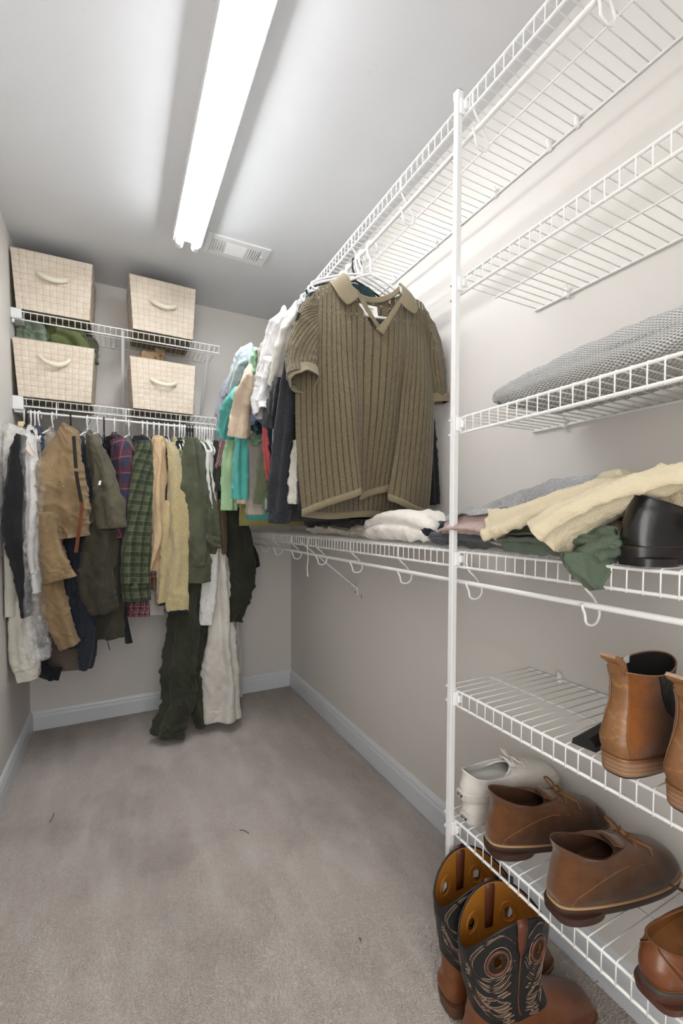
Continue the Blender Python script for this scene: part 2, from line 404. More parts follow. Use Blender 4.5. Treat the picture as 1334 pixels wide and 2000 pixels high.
# shelf end brackets of the two long shelves at the back wall and the long brace of the mid shelf
def brace(parent, top_, bot, wdt=.006):
    a, b = Vector(top_), Vector(bot); d = (b-a).normalized(); s_ = Vector((0, 1, 0)) if abs(d.y) < .5 else Vector((1, 0, 0)); n_ = d.cross(s_).normalized()
    V = []
    for p in (a, b):
        for u, v in ((-1, -.4), (1, -.4), (1, .4), (-1, .4)): V.append(p+s_*u*wdt+n_*v*wdt)
    m = MB().add(V, [(0,1,5,4),(1,2,6,5),(2,3,7,6),(3,0,4,7),(3,2,1,0),(4,5,6,7)])
    m.box((b.x-.004, b.y-.011, b.z-.030), (b.x+.004, b.y+.011, b.z+.010), .002)
    o = m.build('brace', METAL, parent, smooth=False); 
    MB().tube([(b.x-.006, b.y, b.z-.018), (b.x-.002, b.y, b.z-.018)], .0045, 10).build('screw', SCREW, parent)
    return o
brace(mid4, (-.300, -.93-YF, -.030), (-.004, -.93-YF, -.265))
# upright post
post = thing('shelf_post', 'white square upright post clipped to the front of the right-hand shelves', 'post', (-.3135, -1.9795, 0))
MB().box((-.0075, -.0075, 0), (.0075, .0075, 2.150), .0012).build('pole', METAL, post, smooth=False)
MB().box((-.0088, -.0088, 2.138), (.0088, .0088, 2.158), .0016).add([(-.0088, -.0088, 2.158), (.0088, -.0088, 2.158), (.0088, .0088, 2.158), (-.0088, .0088, 2.158), (0, 0, 2.166)], [(0, 1, 4), (1, 2, 4), (2, 3, 4), (3, 0, 4)]).build('cap', PLAST, post, smooth=False)
MB().box((-.0082, -.0082, 0), (.0082, .0082, .012), .001).build('foot', PLAST, post, smooth=False)
for z in (2.139, 1.7265, 1.391, 1.0645, .718, .389):
    m = MB().box((-.004, -.0135, z-.038), (.0125, -.0072, z-.004), .0015).box((.004, -.022, z-.030), (.0155, -.0130, z-.012), .002)
    m.build('post_clip', PLAST, post, smooth=False)

# ---------------------------------------------------------------- left (back wall) shelves
XA = -.533; XB = -.556; X0 = -1.470
sa = shelf('upper wire shelf on the back wall with two woven bins', 2.1026, X0, XA, back=True, D=.298, lip=.0426, clips=[XA-x for x in (-1.3, -1.06, -.62)])
sb = shelf('lower wire shelf on the back wall with a clothes rod and two open bins', 1.7026, X0, XB, rod=(.002, -.066), back=True, D=.298, lip=.0400, clips=[XB-x for x in (-1.3, -1.0, -.62)])
for x in (-1.305, -1.005, -.745):
    h = XB-x
    MB().tube([tuple(p) for p in crom([(-.296, h, -.004), (-.298, h, -.05), (-.306, h, -.066), (-.300, h, -.082), (-.288, h, -.080)], 14)], .0028, 8).build('rod_hook', WIRE, sb)
for t_, xr in ((sa, XA), (sb, XB)):
    L_ = xr-X0
    MB().box((-.312, L_-.036, -.044 if t_ is sa else -.060), (-.02, L_+.0065, .0035), .003).build('end_bracket', METAL, t_, smooth=False)
    MB().tube([(-.300, L_-.002, -.062), (-.300, L_-.002, -.046)], .006, 10).build('screw_cap', PLAST, t_)
    for x in (-1.015, -.590):
        brace(t_, (-.290, xr-x, -.006), (-.004, xr-x, -.335 if t_ is sa else -.32), .007)
MB().box((-.303, -.004, -.072), (-.290, -.0005, .004), .001).build('end_plate', METAL, sb, smooth=False)
# ---------------------------------------------------------------- woven bins
def straw_mat():
    t = NT('woven_paper_strap', .8, 0, .25); uv = t.co('UV')
    st = t.noise(t.n('ShaderNodeMapping', {'Vector': uv, 'Scale': (1, .04, 1)}).outputs[0], 900, 2)
    n = t.noise(t.co('Object'), 12, 4)
    c = t.mix(t.ramp(n, .3, .7), srgb((232, 221, 206)), srgb((216, 202, 184))); c = t.mix(t.math('MULTIPLY', t.ramp(st, .3, .7), .35), c, srgb((196, 182, 162)))
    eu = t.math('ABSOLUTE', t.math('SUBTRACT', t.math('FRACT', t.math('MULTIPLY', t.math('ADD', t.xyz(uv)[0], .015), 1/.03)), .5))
    c = t.mix(t.math('MULTIPLY', t.ramp(eu, .345, .395), .75), c, srgb((150, 132, 106)))  # shade along the strap crossings painted in as darker strap edges
    return t.out(c, t.bump(st, .45, .0015))
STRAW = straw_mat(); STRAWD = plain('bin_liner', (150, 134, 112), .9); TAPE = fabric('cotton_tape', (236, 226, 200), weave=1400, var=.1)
def ribbon(pts, wdir, w, th=.0007, mb=None):
    mb = mb or MB(); V = []
    for p, wd in zip(pts, wdir if isinstance(wdir, list) else [wdir]*len(pts)):
        V += [Vector(p)-Vector(wd)*w, Vector(p)+Vector(wd)*w]
    F = [(2*i, 2*i+1, 2*i+3, 2*i+2) for i in range(len(pts)-1)]
    return mb.add(V, F)
def bin_(label, loc, rz, w0, w1, h, dep, group, hz=.62, sag=.032, seed=0):
    """w0 bottom width, w1 top width; origin = middle of the bottom front edge"""
    rnd = random.Random(seed)
    t = thing('woven_bin', label, 'bin', loc, rz, group)
    fl = (w1-w0)/2; fd = .012
    c0 = [(-w0/2, 0), (w0/2, 0), (w0/2, dep), (-w0/2, dep)]; c1 = [(-w1/2, -fd), (w1/2, -fd), (w1/2, dep+fd), (-w1/2, dep+fd)]
    ins = .003
    def sh(c, k): 
        return [(x+(ins if x < 0 else -ins)*k, y+(ins if y < dep/2 else -ins)*k) for x, y in c]
    A0, A1 = sh(c0, 1), sh(c1, 1); B0, B1 = sh(c0, 1.6), sh(c1, 1.6)
    V = [(x, y, .003) for x, y in A0]+[(x, y, h-.003) for x, y in A1]+[(x, y, h-.003) for x, y in B1]+[(x, y, .006) for x, y in B0]
    F = [(3, 2, 1, 0), (12, 13, 14, 15)]
    for i in range(4):
        j = (i+1) % 4; F += [(i, j, 4+j, 4+i), (4+i, 4+j, 8+j, 8+i), (8+i, 8+j, 12+j, 12+i)]
    MB().add(V, F).build('liner', STRAWD, t, smooth=False)
    for fi in range(4):
        j = (fi+1) % 4; a0, b0, a1, b1 = [Vector((*q, z)) for q, z in ((c0[fi], 0), (c0[j], 0), (c1[fi], h), (c1[j], h))]
        nrm = (b0-a0).cross(a1-a0).normalized()
        L = (b0-a0).length; nu = max(6, round(L/.0262)); nv = round(h/.0262)
        def pt(u, v, off): return (a0.lerp(b0, u)).lerp(a1.lerp(b1, u), v)+nrm*off
        ju = [rnd.uniform(-.05, .05) for _ in range(nu+1)]; jv = [rnd.uniform(-.05, .05) for _ in range(nv+1)]
        amp = .0018
        for i in range(nu):          # vertical straps
            u = (i+.5+ju[i])/nu; V = []; UV = []
            for k in range(2*nv+1):
                v = k/(2*nv); off = 0 if k % 2 == 0 else (amp if (i+(k//2)) % 2 else -amp)
                if k in (0, 2*nv): off = .0004
                for s in (-1, 1):
                    V.append(pt(u+s*.492/nu, v, off+.0004)); UV.append((i*.03+s*.012, k*.013))
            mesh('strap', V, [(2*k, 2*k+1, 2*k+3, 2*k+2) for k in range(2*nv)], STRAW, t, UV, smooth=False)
        for q in range(nv):          # horizontal straps
            v = (q+.5+jv[q])/nv; V = []; UV = []
            for k in range(2*nu+1):
                u = k/(2*nu); off = 0 if k % 2 == 0 else (-amp if ((k//2)+q) % 2 else amp)
                for s in (-1, 1):
                    V.append(pt(u, v+s*.492/nv, off+.0004)); UV.append((q*.03+s*.012, k*.013))
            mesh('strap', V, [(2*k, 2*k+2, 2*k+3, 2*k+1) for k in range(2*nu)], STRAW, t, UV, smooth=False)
    # rolled rim
    MB().tube([(c1[i][0], c1[i][1], h) for i in (0, 1, 2, 3)], .0028, 8, closed=True).build('rim', STRAW, t, smooth=True)
    # tape handle on the front
    yy = lambda z: -fd*z/h
    zt = h*hz; pts = crom([(-.066, yy(zt)-.001, zt), (-.060, yy(zt)-.012, zt-.006), (-.034, yy(zt)-.024, zt-sag*.72), (.0, yy(zt)-.028, zt-sag), (.036, yy(zt)-.023, zt-sag*.78), (.060, yy(zt)-.010, zt-.008), (.064, yy(zt)-.001, zt)], 22)
    m = MB(); V = []
    for i, p in enumerate(pts):
        p = Vector(p); s = i/21; tl = abs(s-.5)*2
        wd = Vector((.55*(1 if s > .5 else -1)*tl, -.25+.3*tl, 1)).normalized() if tl > .2 else Vector((0, -.25, 1)).normalized()
        wd = Vector((-.2*(s-.5), -.45*(1-tl), 1)).normalized()
        V += [p-wd*.0105, p+wd*.0105]
    n = len(V); V2 = [Vector(v)+Vector((0, -.0012, 0)) for v in V]
    F = [(2*i, 2*i+2, 2*i+3, 2*i+1) for i in range(21)]+[(n+2*i, n+2*i+1, n+2*i+3, n+2*i+2) for i in range(21)]
    F += [(2*i, n+2*i, n+2*i+2, 2*i+2) for i in range(21)]+[(2*i+1, 2*i+3, n+2*i+3, n+2*i+1) for i in range(21)]
    m.add(V+V2, F).build('handle', TAPE, t)
    return t
G = 'cream woven storage bins on the back wall shelves'
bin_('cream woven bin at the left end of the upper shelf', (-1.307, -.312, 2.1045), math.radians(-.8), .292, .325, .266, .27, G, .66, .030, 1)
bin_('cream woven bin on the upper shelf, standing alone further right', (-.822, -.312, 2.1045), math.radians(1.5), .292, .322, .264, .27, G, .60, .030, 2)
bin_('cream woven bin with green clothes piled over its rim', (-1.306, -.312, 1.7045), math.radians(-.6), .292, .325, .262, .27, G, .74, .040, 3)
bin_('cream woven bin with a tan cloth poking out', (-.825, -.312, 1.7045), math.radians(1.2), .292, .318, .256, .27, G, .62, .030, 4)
# ---------------------------------------------------------------- cloth sweeps
def sweep(name, secs, mat, parent, nseg=40, m=50, fold=.006, fk=4, crum=.004, cs=14, seed=0, e=2.2, start='cap', end='open', inner=.12, ramp=.25, thick=.0025, capin=True):
    """secs: (x,y,z, a, b, yaw). a half-width along yaw, b half-depth. A flattened cloth tube with folds."""
    S = crom([tuple(s)+((0,)*(6-len(s))) for s in secs], m)
    pos = [Vector(s[:3]) for s in S]; V = []; UV = []; rows = []; dist = 0
    sv = Vector((seed*7.3, seed*3.1, seed*1.7)); L = sum((pos[i+1]-pos[i]).length for i in range(m-1))
    per = 0
    frames = []
    for i in range(m):
        t = (pos[min(i+1, m-1)]-pos[max(i-1, 0)]).normalized(); yw = S[i][5]
        lat = Vector((math.cos(yw), math.sin(yw), 0)); lat = lat-t*lat.dot(t)
        if lat.length < .2: lat = Vector((0, 0, 1))-t*t.z
        lat.normalize(); frames.append((t, lat, lat.cross(t).normalized()))
    def ring(i, shr, upd):
        a, b = max(S[i][3]-shr, .0006), max(S[i][4]-shr, .0006); t, lat, dep = frames[i]
        nonlocal dist
        s = dist/max(L, 1e-6); rr = min(1, s/ramp) if ramp > 0 else 1
        row = []
        for k in range(nseg+1):
            th = 2*pi*k/nseg; c, sn = math.cos(th), math.sin(th)
            q = (abs(c)**e+abs(sn)**e)**(-1/e)
            p = pos[i]+lat*(a*c*q)+dep*(b*sn*q)
            nrm = (lat*(c*b)+dep*(sn*a)); nrm.normalize()
            nn = noise.noise(Vector((c*1.1, sn*1.1, dist*3.5))+sv)
            d = fold*rr*math.sin(fk*th+seed*1.3+2.6*nn+dist*2.2)
            la = a*c*q; sd = 1.0 if sn > 0 else -1.0; wp = noise.noise(Vector((la*9, dist*7, sd*2))+sv)*.9
            q1 = noise.noise(Vector((la*cs*1.5+dist*cs*.55+wp, dist*cs*.30-la*cs*.3, sd*3))+sv)
            q2 = noise.noise(Vector((la*cs*2.1-dist*cs*1.25+wp, dist*cs*.8+la*cs*.5, sd*5+4))+sv)
            q3 = noise.noise(Vector((la*cs*4.6+dist*cs*2.4+wp*2, dist*cs*1.3, sd*7+9))+sv)
            md = .45+.9*max(0, noise.noise(Vector((la*11+3, dist*6, sd))+sv)+.35)
            r1 = 1-min(1, abs(q1)*3.2); r2 = 1-min(1, abs(q2)*3.2); r3 = 1-min(1, abs(q3)*3.0)
            d = d*1.2+crum*md*(1.5*r1*r1-.5+1.1*r2*r2-.35+.45*r3-.2)
            d = max(d, -.45*min(a, b)-.001) if b > .004 else d*.4
            q_ = p+nrm*d; q_.x = min(max(q_.x, -1.4715), -.0045); q_.y = min(q_.y, -.0045); q_.z = max(q_.z, .003)
            row.append(len(V)); V.append(q_); UV.append((th/(2*pi)*2.2*(a+b)*1.0*2, dist+upd))
        return row
    for i in range(m):
        if i: dist += (pos[i]-pos[i-1]).length
        rows.append(ring(i, 0, 0))
    F = []
    def strip(r0, r1):
        for k in range(nseg): F.append((r0[k], r0[k+1], r1[k+1], r1[k]))
    for i in range(m-1): strip(rows[i], rows[i+1])
    def cap(row, flip):
        c = len(V); V.append(sum((V[k] for k in row[:-1]), Vector())/nseg); UV.append(UV[row[0]])
        for k in range(nseg): F.append((c, row[k+1], row[k]) if not flip else (c, row[k], row[k+1]))
    if start == 'cap': cap(rows[0], False)
    if end == 'cap': cap(rows[-1], True)
    else:
        step = L/(m-1); cnt = max(2, min(m-3, int(inner/step))); prev = rows[-1]
        for j in range(cnt):
            i = m-1-j; d0 = dist
            r = ring(i, thick, 0)
            strip(prev, r); prev = r; dist -= step
        if capin: cap(prev, True)
    if start == 'open':
        dist = 0; prev = rows[0]; cnt = max(2, min(m-3, int(inner/(L/(m-1)))))
        for j in range(cnt):
            r = ring(j, thick, 0)
            for k in range(nseg): F.append((r[k], r[k+1], prev[k+1], prev[k]))
            prev = r; dist += L/(m-1)
        if capin: cap(prev, False)
    return mesh(name, V, F, mat, parent, UV)
RYAW = math.atan2(Rt.y, Rt.x)
def pxsecs(lst, b, yaw=None, **pl):
    """(px, py, half-width px[, depth, plane offset]) -> world sections on a plane"""
    out = []; (ax, val), = pl.items(); yw = RYAW if yaw is None else yaw
    for q in lst:
        px, py, hw = q[:3]; bb = q[3] if len(q) > 3 and q[3] else b; off = q[4] if len(q) > 4 else 0
        p = P(px, py, **{ax: val+off}); dist = (p-CAMPOS).dot(Fw); k = abs(math.cos(yw-RYAW))
        out.append((p.x, p.y, p.z, hw*dist/FPX/max(k, .35), bb, yw))
    return out
def piece(name, lst, mat, parent, b=.03, yaw=None, plane=None, **kw):
    return sweep(name, pxsecs(lst, b, yaw, **(plane or {'y': -.52})), mat, parent, **kw)
# ---------------------------------------------------------------- materials of the clothes
FM = {}
def F_(name, *a, **k): FM[name] = fabric('cloth_'+name, *a, **k); return FM[name]
F_('cream_fleece', (226, 220, 205), weave=700, bump=.6)
F_('black_wool', (38, 38, 42), rough=1); F_('white_cotton', (226, 224, 220)); F_('denim', (52, 66, 92), twill=True)
F_('taupe', (164, 152, 140)); F_('canvas_tan', (154, 126, 86), (130, 104, 70), twill=True, weave=700)
F_('navy', (38, 46, 60)); F_('dark_navy', (28, 32, 42)); F_('olive', (98, 92, 72), (80, 75, 58))
F_('dark_olive', (66, 62, 48)); F_('brown_grey', (112, 98, 88))
F_('plaid_red', (52, 56, 84), stripes=[('u', .075, 0, .036, (118, 36, 44), .6), ('v', .075, .2, .036, (118, 36, 44), .5), ('u', .075, .7, .006, (160, 150, 160), .3), ('v', .075, .85, .006, (160, 150, 160), .25)])
F_('plaid_green', (84, 92, 60), stripes=[('u', .048, 0, .022, (32, 48, 38), .75), ('v', .048, .1, .022, (32, 48, 38), .65), ('u', .024, .3, .0016, (170, 168, 120), .25), ('v', .024, .35, .0016, (170, 168, 120), .25)])
F_('plaid_multi', (48, 58, 104), stripes=[('u', .03, 0, .010, (196, 84, 56), .8), ('v', .03, .1, .010, (196, 84, 56), .7), ('u', .03, .5, .002, (235, 225, 200), .7), ('v', .03, .6, .002, (235, 225, 200), .7), ('u', .06, .3, .006, (120, 160, 200), .6)])
F_('peach', (212, 178, 132)); F_('tan_brown', (150, 124, 92)); F_('offwhite', (196, 188, 178))
FM['sherpa'] = fuzzy('cloth_sherpa', (208, 192, 148), (172, 154, 108), 260)
F_('lime', (140, 168, 84)); F_('olive_green', (88, 92, 68), (74, 78, 56)); F_('deep_olive', (58, 61, 44), (48, 51, 36))
F_('light_green', (136, 164, 112)); F_('linen_white', (214, 208, 198), weave=600, bump=.5); F_('forest_olive', (52, 54, 42), (42, 44, 34))
F_('suede_brown', (92, 72, 50)); F_('grey_white', (198, 194, 190))
PLASTIC = NT('clear_garment_film', .16, 0, .5)
_n = PLASTIC.noise(PLASTIC.co(), 26, 5, .7)
PLASTIC = PLASTIC.out((.95, .95, .95, 1), PLASTIC.bump(_n, .9, .012), PLASTIC.math('ADD', PLASTIC.math('MULTIPLY', PLASTIC.ramp(_n, .45, .75), .3), .10))
BELT = leather('belt_leather', (120, 62, 30), (96, 46, 22), .5); BELTB = leather('belt_black', (34, 28, 26), (24, 20, 20), .4)
# ---------------------------------------------------------------- hangers
def hanger(name_label, x, y, z, yaw, mat=PLAST, group=None, r=.0036, tilt=0.0, half=.205, bar=True, hs=1.0, zn=-.062):
    """hook over a rod whose axis passes (x,y,z); shoulders run along local y"""
    t = thing('clothes_hanger', name_label, 'hanger', (x, y, z), yaw, group)
    hk = [(0, .021, -.012), (0, .0215, .004), (0, .016, .014), (0, .005, .0185), (0, -.007, .0155), (0, -.0135, .006), (0, -.0135, -.012), (0, -.009, -.030), (0, -.002, -.042), (0, 0, zn)]
    MB().tube(crom(hk, 26), r, 8).build('hook', mat, t)
    z0 = zn
    pts = [(0, 0, z0), (0, half*.30, z0-.014*hs), (0, half*.72, z0-.045*hs), (0, half*.95, z0-.068*hs), (0, half, z0-.080*hs), (0, half*.95, z0-.090*hs), (0, half*.8, z0-.0925*hs)]
    if bar: pts += [(0, 0, z0-.0925*hs)]
    c = crom(pts, 26); m = MB()
    m.tube([(p[0]+tilt*0, p[1], p[2]) for p in c], r*1.1, 8); m.tube([(p[0], -p[1], p[2]) for p in c], r*1.1, 8)
    m.build('shoulder_frame', mat, t)
    return t
RODY, RODZ = -.296, 1.6366
def lx(px, y=RODY): return P(px, 820, y=y).x
GW = 'white plastic hangers on the back wall rod'
ZT = RODZ+.0062+.0035-.0185+.0   # hook crest height so that the hook rests on the rod
def left_hangers():
    named = [(47, 'cream hanger holding the cream fleece coat at the left wall', 12, FM_CREAM), (52, 'thin black hanger of the black blazer beside the cream coat', 6, BLACKP),
             (60, 'white hanger of the white shirt under plastic film', 14, PLAST), (68, 'white hanger between the plastic film and the denim shirt', 10, PLAST), (77, 'white hanger of the blue denim shirt', -14, PLAST),
             (103, 'white hanger of the taupe collared shirt', -8, PLAST), (138, 'black hanger carrying the tan canvas trousers', 4, BLACKP), (171, 'white hanger of the olive jacket', -10, PLAST),
             (191, 'white hanger just left of the black wire hook', -12, PLAST), (203, 'black hanger beside the red and navy plaid shirt', 0, BLACKP), (223, 'white hanger of the red and navy plaid hooded shirt', 6, PLAST),
             (252, 'white empty-ended hanger just left of the green plaid shirt', -12, PLAST), (278, 'white hanger of the green plaid flannel shirt', 4, PLAST), (287, 'white hanger just right of the green plaid shirt', 3, PLAST),
             (300, 'white hanger of the multicoloured plaid shirt', 3, PLAST), (310, 'white hanger of the peach sweater', 2, PLAST), (321, 'white hanger of the black jacket beside the peach sweater', 2, PLAST),
             (328, 'white hanger just left of the pale sherpa fleece', -2, PLAST), (340, 'white hanger of the pale sherpa fleece', 2, PLAST)]
    for px, lab, yw, mt in named:
        hanger(lab, lx(px), RODY, ZT, math.radians(yw+pi*0), mt)
    for px, w_ in ((350, 'third left of'), (355, 'second left of'), (360, 'immediately left of')):
        hanger('white hanger %s the trio of black hangers' % w_, lx(px), RODY, ZT, math.radians(random.uniform(-3, 3)), PLAST, 'white hangers left of the black trio')
    for px, w_ in ((365, 'left'), (370.5, 'middle'), (376, 'right')):
        hanger('%s one of the three black hangers above the olive green shirt' % w_, lx(px), RODY, ZT, math.radians(random.uniform(-3, 3)), BLACKP, 'trio of black hangers')
    for px, w_ in ((383, 'nearest the black hangers'), (388.5, 'second from the black hangers'), (394, 'third from the black hangers'), (399, 'middle one'), (404, 'third from the rod end'), (409, 'second from the rod end'), (414, 'last at the rod end')):
        hanger('white hanger in the tight right-hand row, %s' % w_, lx(px), RODY, ZT, math.radians(random.uniform(-4, 4)), PLAST, 'tight row of white hangers at the rod end')
FM_CREAM = plain('cream_plastic', (222, 214, 196), .35)
left_hangers()
# ---------------------------------------------------------------- a generic hanging body: shoulders to hem
def body(parent, mat, x, y, ztop, zhem, yaw, hw=.205, hw2=None, b=.022, seed=0, drop=.075, name='body', fold=.007, **kw):
    """garment body whose shoulder line is along local y rotated by yaw"""
    hw2 = hw2 or hw; yw = yaw+pi/2
    s = [(x, y, ztop, .045, .012, yw), (x, y, ztop-.018, .070, b*.7, yw), (x, y, ztop-drop*.62, hw*.72, b*.8, yw), (x, y, ztop-drop, hw*.97, b*.9, yw), (x, y, ztop-drop-.06, hw, b, yw),
         (x, y, (ztop+zhem)/2, hw*.97, b*1.15, yw), (x, y, zhem, hw2, b*1.3, yw)]
    return sweep(name, s, mat, parent, fold=fold, fk=6, seed=seed, m=44, nseg=44, start='open', **kw)
def garment(name, label, cat, px=None, mat=None, hem=None, pieces=(), seed=0, hw=.2, yaw=0.0, b=.02, top=-.066, group=None, ybody=RODY, x=None, bmat=None, extras=None):
    t = thing(name, label, cat, group=group)
    if hem is not None:
        xx = x if x is not None else lx(px); body(t, bmat or mat, xx, ybody, RODZ+top, hem, math.radians(yaw), hw, b=b, seed=seed)
    for k, pc in enumerate(pieces):
        nm, lst, bb, yp = pc[:4]; opt = dict(pc[4]) if len(pc) > 4 else {}
        mt = opt.pop('mat', mat)
        piece(nm, lst, mt, t, b=bb, plane={'y': yp}, seed=seed+k*.37+.1, **opt)
    if extras: extras(t)
    bx = [c for c in t.children][0]; co = bx.data.vertices
    zmin = min(v.co.z for c in t.children for v in c.data.vertices); cx_ = sum(v.co.x for v in co)/len(co); cy_ = sum(v.co.y for v in co)/len(co)
    rebase(t, (cx_, cy_, zmin)); return t
def strip_px(name, pts, w, mat, parent, y, th=.003, m=24):
    """leather strap / ribbon following pixels on a plane, width seen from the front"""
    pp = [P(a, b_, y=y) for a, b_ in pts]; c = [Vector(q) for q in crom([tuple(p) for p in pp], m)]; V = []
    for i, p in enumerate(c):
        t_ = (c[min(i+1, m-1)]-c[max(i-1, 0)]).normalized(); wd = t_.cross(Fw).normalized()
        for s, d in ((-1, 0), (1, 0), (1, th), (-1, th)): V.append(p+wd*w*s-Vector((0, 1, 0))*d)
    F = []
    for i in range(m-1):
        for k in range(4): F.append((i*4+k, i*4+(k+1) % 4, i*4+4+(k+1) % 4, i*4+4+k))
    F += [(3, 2, 1, 0), tuple(4*(m-1)+k for k in range(4))]
    return MB().add(V, F).build(name, mat, parent, smooth=False)
ORG = plain('orange_print', (236, 140, 60), .6); PAPER = plain('white_paper', (238, 236, 232), .7)
TAG = plain('yellow_paper_tag', (226, 212, 160), .7); STITCH = plain('tan_thread', (142, 116, 78), .8); BRASS = plain('brass', (190, 150, 80), .35, .9)
# 1 cream coat
def ex1(t):
    MB().add([P(35, 823, y=-.40), P(46.5, 823, y=-.40), P(46.5, 832, y=-.40), P(35, 832, y=-.40)], [(3, 2, 1, 0)]).build('paper_tag', TAG, t, smooth=False)
    piece('film_cover', [(33, 832, 8), (25, 866, 13), (15, 905, 12), (9, 960, 9), (8, 1020, 8), (9, 1085, 8)], PLASTIC, t, b=.06, plane={'y': -.565}, seed=3, fold=.006, crum=.008, cs=22)
garment('fleece_coat', 'cream fleece coat with bulky sleeves against the left wall', 'coat', 47, FM['cream_fleece'], 1.02, [
    ('shoulder', [(34, 834, 8), (25, 865, 15), (15, 905, 14), (11, 960, 11), (11, 1040, 11), (14, 1110, 12)], .045, -.50, {}),
    ('sleeve', [(14, 1060, 12), (14, 1105, 13), (15, 1150, 14), (17, 1203, 13)], .04, -.53, {'fold': .004}),
    ('sleeve', [(30, 1085, 8), (36, 1130, 14), (38, 1180, 16), (42, 1235, 21), (47, 1275, 24), (53, 1303, 22)], .05, -.50, {'fold': .004}),
    ('cuff', [(52.5, 1298, 21), (54, 1312, 20.5), (56, 1325, 18)], .05, -.50, {'fold': .003, 'm': 16}),
    ], seed=1, hw=.19, x=-1.432, b=.02, extras=ex1)
# 2 black blazer
def ex2(t):
    MB().prism([(0, 0), (.030, .012), (.012, -.03)], 0, .003, 'y').build('lapel', FM['black_wool'], t, smooth=False).location = P(23, 880, y=-.64)
garment('blazer', 'black wool blazer with a bent sleeve beside the cream coat', 'jacket', 52, FM['black_wool'], 1.0, [
    ('sleeve', [(42, 850, 5), (36, 880, 11), (31, 920, 16), (29, 975, 18), (27, 1030, 18), (33, 1080, 15), (43, 1130, 11), (49, 1175, 6), (52, 1205, 3)], .030, -.60, {'fold': .004}),
    ], seed=2, hw=.18)
# 3 white shirt + film
def ex3(t):
    a, b_, c_, d_ = [P(*q, y=-.60) for q in ((49, 876), (57, 864), (71, 887), (60, 891))]
    MB().add([a, b_, c_, d_], [(3, 2, 1, 0)]).build('paper_card', PAPER, t, smooth=False)
    strip_px('orange_line', [(49, 877), (55, 884), (60, 890)], .0022, ORG, t, -.602, .0006, 6); strip_px('orange_line', [(57, 865), (61, 877), (70, 887)], .0015, ORG, t, -.602, .0006, 6)
    piece('film_cover', [(59, 846, 7), (57, 872, 13), (60, 920, 17), (64, 990, 16), (66, 1060, 14), (65, 1150, 14), (67, 1220, 18), (76, 1262, 17), (82, 1287, 12)], PLASTIC, t, b=.05, plane={'y': -.585}, seed=5, fold=.006, crum=.008, cs=22)
garment('dress_shirt', 'white dress shirt with one long sleeve under clear plastic film', 'shirt', 60, FM['white_cotton'], 1.05, [
    ('sleeve', [(59, 849, 6), (57, 872, 11), (59, 920, 14), (61, 975, 14), (63, 1030, 12), (61, 1080, 11), (65, 1120, 10)], .03, -.56, {'fold': .004}),
    ('cuff', [(65, 1115, 10), (66, 1140, 10), (67.5, 1158, 9.5)], .026, -.56, {'fold': .002, 'm': 14}),
    ], seed=3, hw=.18, extras=ex3)
# 4 denim, 5 taupe
garment('denim_shirt', 'blue denim shirt mostly hidden behind the tan trousers', 'shirt', 77, FM['denim'], .98, [
    ('sleeve', [(84, 848, 6), (85, 870, 9), (82, 910, 9), (79, 960, 8), (78, 1010, 6)], .03, -.46, {}),
    ('cuff', [(78, 1230, 5), (79, 1270, 8), (82, 1300, 10), (94, 1315, 9), (106, 1316, 8), (118, 1317, 6)], .03, -.42, {'fold': .003, 'mat': FM['dark_navy']}),
    ], seed=4, hw=.17)
garment('collared_shirt', 'taupe collared shirt between the denim shirt and tan trousers', 'shirt', 100, FM['taupe'], .70, [
    ('collar', [(98, 845, 6), (99, 858, 11), (94, 880, 10)], .02, -.47, {'fold': .002, 'm': 14}),
    ('sleeve', [(97, 855, 9), (95, 895, 10), (91, 950, 8), (90, 1000, 8)], .025, -.46, {}),
    ('tail', [(118, 1150, 30), (120, 1230, 33), (121, 1308, 34)], .02, -.34, {'mat': FM['brown_grey']}),
    ], seed=5, hw=.17)
# 6 tan canvas trousers
def ex6(t):
    strip_px('belt', [(144, 852), (147, 895), (150, 930), (156, 965), (160, 985)], .0078, BELTB, t, -.64, .004)
    strip_px('belt', [(160, 980), (158, 1010), (153, 1045), (150, 1068), (148, 1079)], .0078, BELT, t, -.642, .004)
    strip_px('belt_loop', [(135, 918), (145, 917), (154, 919)], .006, FM['canvas_tan'], t, -.648, .003, 8)
    for pts in ([(77, 930), (92, 938), (118, 937), (140, 915)], [(126, 948), (140, 963), (154, 980)], [(122, 952), (137, 967), (152, 985)]):
        strip_px('seam', pts, .0010, STITCH, t, -.618, .0015, 14)
    MB().tube([P(123.5, 951, y=-.622), P(123.5, 951, y=-.618)], .004, 12).build('rivet', BRASS, t)
garment('canvas_trousers', 'tan canvas work trousers folded over a hanger with a belt', 'trousers', None, FM['canvas_tan'], None, [
    ('waist', [(141, 834, 4), (136, 850, 14), (124, 885, 31), (119, 930, 42), (121, 965, 45), (127, 1000, 43), (136, 1030, 34), (140, 1050, 26)], .062, -.54, {'fold': .011, 'fk': 3, 'crum': .010, 'cs': 11, 'm': 70, 'nseg': 60}),
    ('trouser_leg', [(92, 1000, 10), (95, 1040, 17), (101, 1080, 23), (109, 1110, 31), (116, 1132, 36)], .045, -.57, {'fold': .007, 'crum': .007}),
    ('trouser_leg', [(98, 1110, 16), (101, 1150, 22), (108, 1195, 24), (121, 1232, 22), (135, 1262, 20)], .04, -.52, {'fold': .006, 'crum': .006}),
    ], seed=6, extras=ex6)
